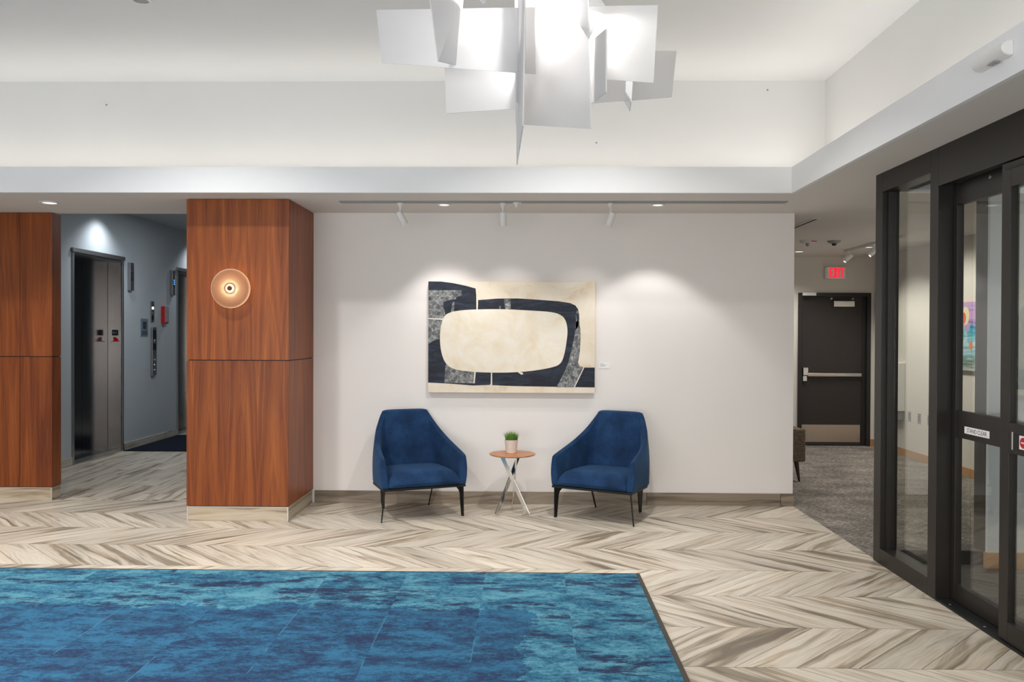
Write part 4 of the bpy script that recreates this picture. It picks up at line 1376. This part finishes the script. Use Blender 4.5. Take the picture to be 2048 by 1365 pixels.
e = empty('fire_alarm_strobe', (3.255, 9.72, ZS))
tag(e, 'white round ceiling fire alarm strobe with red letters in the corridor', 'fire alarm')
MB().lathe([(0.0, -0.034), (0.058, -0.033), (0.082, -0.022), (0.092, -0.004), (0.092, -0.0005)], (0, 0, 0), 'z', 40, caps=False).build('case', M['white_plastic'], e, smooth='auto')
MB().lathe([(0.0, -0.068), (0.014, -0.066), (0.02, -0.05), (0.024, -0.034)], (-0.01, -0.02, 0), 'z', 20, caps=False).build('strobe_lens', M['grey_plastic'], e, smooth=True)
pts = MB().box(0.012, 0.074, -0.0865, -0.070, -0.0205, -0.0115)
pts.build('red_lettering', M['red'], e)
e = empty('smoke_detector', (3.568, 9.742, ZS))
tag(e, 'grey cone shaped smoke detector on the corridor ceiling right of the strobe', 'smoke detector')
MB().lathe([(0.0, -0.03), (0.045, -0.03), (0.075, -0.012), (0.080, -0.0005)], (0, 0, 0), 'z', 36, caps=False).build('base', M['grey_plastic'], e, smooth='auto')
MB().lathe([(0.0, -0.058), (0.018, -0.056), (0.026, -0.044), (0.026, -0.03)], (0, 0, 0), 'z', 24, caps=False).build('chamber', M['dark_ink'], e, smooth='auto')

e = empty('light_track', (4.10, 10.0, ZS))
tag(e, 'short white lighting track on the corridor ceiling near the exit sign', 'light track')
MB().box(-0.018, 0.018, -0.85, 0.80, -0.022, -0.0005).build('rail', M['white_plastic'], e)
MB().box(-0.006, 0.006, -0.85, 0.80, -0.024, -0.022).build('slot', M['grey_plastic'], e)
def corr_spot(y, label, en):
    e = empty('track_spotlight', (4.10, y, ZS - 0.023))
    tag(e, label, 'spotlight', 'spotlights on the corridor track')
    MB().lathe([(0.0, 0), (0.028, 0), (0.028, -0.010), (0.012, -0.03), (0.010, -0.05), (0.0, -0.05)], (0, 0, 0), 'z', 20, caps=False).build('mount', M['white_plastic'], e, smooth='auto')
    b = MB().lathe([(0.0, 0.055), (0.031, 0.055), (0.034, 0.05), (0.034, -0.06), (0.030, -0.064), (0.0, -0.055)], (0, 0, 0), 'z', 28, caps=False).build('cylinder_head', M['white_plastic'], e, smooth='auto')
    b.location = (-0.005, 0, -0.082)
    b.rotation_euler = (0, math.radians(52), 0)
    light('corridor_light', 'SPOT', (4.0, y, ZS - 0.15), en, WARM, aim=(4.8, y + 0.1, 1.2), spot_size=math.radians(85), spot_blend=0.9, shadow_soft_size=0.03)
corr_spot(10.70, 'white corridor spotlight hanging just above the exit sign', 24)
corr_spot(9.92, 'white corridor spotlight half hidden by the glass door frame', 24)
light('corridor_light', 'SPOT', (3.75, 8.3, ZS - 0.05), 95, WARM, aim=(3.8, 8.3, 0), spot_size=math.radians(140), spot_blend=0.9, shadow_soft_size=0.05)
light('corridor_light', 'SPOT', (3.95, 9.2, ZS - 0.12), 52, WARM, aim=(4.84, 9.2, 1.5), spot_size=math.radians(100), spot_blend=0.9, shadow_soft_size=0.05)  # unseen spot added to wash the corridor's right wall, no fixture
light('vestibule_daylight', 'SPOT', (3.9, 3.6, ZS - 0.02), 22, COOL, aim=(3.7, 4.4, 0.8), spot_size=math.radians(150), spot_blend=1.0, shadow_soft_size=0.02)  # unseen cool spot added in place of daylight in the vestibule

e = empty('wall_box', (4.84, 10.83, 0.87))
tag(e, 'tall white wall unit with a grey base seen through the sidelite glass', 'wall unit')
MB().box(-0.09, 0, -0.12, 0.12, -0.29, 0.33).build('case', M['white_plastic'], e, bevel=0.006)
MB().box(-0.075, 0, -0.10, 0.10, -0.40, -0.29).build('base', M['grey_plastic'], e, bevel=0.004)
for yy, lab in ((10.58, 'grey outlet plate beside the white wall unit behind the glass'), (10.32, 'middle grey outlet plate low on the corridor wall behind the sidelite'),
                (10.07, 'grey outlet plate nearest the mullion behind the sidelite')):
    e = empty('outlet', (4.84, yy, 0.53))
    tag(e, lab, 'outlet', 'grey outlet plates on the corridor wall')
    MB().box(-0.006, 0, -0.038, 0.038, -0.06, 0.06).build('plate', M['grey_plastic'], e, bevel=0.002)
    MB().box(-0.008, -0.006, -0.016, 0.016, 0.008, 0.034).box(-0.008, -0.006, -0.016, 0.016, -0.034, -0.008).build('socket', M['ink'], e)

# colourful picture on the corridor wall
e = empty('picture', (4.84, 9.16, 1.545))
tag(e, 'colourful landscape picture with a glowing moon seen through the sliding door', 'picture')
MB().box(-0.035, 0, -0.33, 0.27, -0.375, 0.375).build('canvas', M['art_edge'], e, bevel=0.002)
PIC = [art_mat('pic_sky', [(0.35, (150, 110, 176)), (0.5, (198, 170, 214)), (0.65, (222, 150, 196))], (1, 9)),
       plain('pic_moon', (250, 232, 190), 0.6), plain('pic_moon_red', (232, 120, 104), 0.6),
       art_mat('pic_tree', [(0.35, (20, 120, 160)), (0.5, (80, 176, 200)), (0.65, (170, 214, 222))], (1, 14)),
       art_mat('pic_hill', [(0.35, (70, 130, 120)), (0.5, (150, 200, 210)), (0.65, (226, 232, 240))], (1, 10)),
       plain('pic_pink', (226, 110, 130), 0.6), plain('pic_orange', (236, 150, 100), 0.6),
       art_mat('pic_ground', [(0.35, (60, 100, 90)), (0.5, (150, 170, 160)), (0.65, (230, 220, 210))], (1, 22))]
pc = MB()
def pshape(pts, mi, layer, sm=2):
    if sm: pts = smooth_poly(pts, sm)
    pc.add([(-0.0356 - 0.0004 * layer, a, b) for a, b in pts], [tuple(range(len(pts)))], mi)
pshape([(-0.33, -0.375), (0.27, -0.375), (0.27, 0.375), (-0.33, 0.375)], 0, 0, 0)
def ell(cy, cz, ry, rz, n=28): return [(cy + ry * math.cos(2 * PI * i / n), cz + rz * math.sin(2 * PI * i / n)) for i in range(n)]
pshape(ell(0.035, 0.225, 0.080, 0.10), 1, 2, 0)
pshape(ell(0.065, 0.200, 0.042, 0.062), 2, 3, 0)
pshape([(-0.33, -0.2), (0.27, -0.2), (0.27, 0.10), (0.19, 0.13), (0.10, 0.06), (0.05, 0.11), (-0.03, 0.02), (-0.08, 0.16), (-0.16, 0.10), (-0.33, 0.1)], 3, 4)
pshape([(0.0, -0.10), (0.06, -0.08), (0.05, 0.05), (0.10, 0.08), (0.06, 0.12), (-0.02, 0.03)], 4, 6)
pshape([(-0.33, -0.3), (0.27, -0.3), (0.27, -0.03), (0.21, 0.0), (0.13, -0.08), (0.04, -0.02), (-0.06, -0.10), (-0.18, -0.04), (-0.33, -0.10)], 4, 5)
pshape([(0.095, -0.22), (0.13, -0.22), (0.13, -0.09), (0.095, -0.09)], 5, 6, 1)
pshape([(-0.10, -0.16), (-0.05, -0.14), (-0.04, -0.08), (-0.08, -0.04), (-0.13, -0.09)], 6, 6)
pshape([(-0.33, -0.375), (0.27, -0.375), (0.27, -0.24), (0.18, -0.20), (0.06, -0.27), (-0.06, -0.22), (-0.20, -0.28), (-0.33, -0.24)], 7, 7, 1)
pc.build('painted_surface', PIC, e)

# patterned chair behind the wall corner
e = empty('patterned_armchair', (2.60, 9.05, 0), math.radians(0))
tag(e, 'brown patterned armchair with dark tapered legs peeking past the wall corner', 'armchair')
bk = MB().prism([(-0.36, 0.22), (0.315, 0.22), (0.325, 0.26), (0.325, 0.545), (0.30, 0.565), (0.22, 0.56), (0.20, 0.44), (-0.24, 0.44), (-0.26, 0.80), (-0.36, 0.82)], 'xz', -0.22, 0.22)
bk.build('body', M['fabric'], e, bevel=0.02, seg=3, smooth='auto')
for ya in (-0.30, 0.22):
    MB().box(-0.36, 0.325, ya, ya + 0.08, 0.22, 0.565).build('arm', M['fabric'], e, bevel=0.015, seg=3, smooth='auto')
for sx, sy in ((1, -1), (1, 1), (-1, -1), (-1, 1)):
    MB().tube((sx * 0.25 if sx > 0 else -0.28, sy * 0.22, 0.225), (sx * 0.28 if sx > 0 else -0.32, sy * 0.235, 0.0015), 0.026, 14, 0.011).build('leg', M['dark_wood'], e, smooth='auto')

# ------------------------------------------------------------------ lobby lamps and added fill
def lobby_spot(y, en):
    light('elevator_lobby_light', 'SPOT', (XE + 0.30, y, 3.09), en, COOL, aim=(XE + 0.22, y, 0), spot_size=math.radians(125), spot_blend=1.0, shadow_soft_size=0.05)
lobby_spot(10.1, 55)
lobby_spot(13.0, 55)
light('elevator_lobby_light', 'AREA', (-3.8, 10.5, 3.10), 20, COOL, aim=(-3.8, 10.5, 0), shape='DISK', size=0.3)  # unseen disc added as ambient fill for the elevator lobby
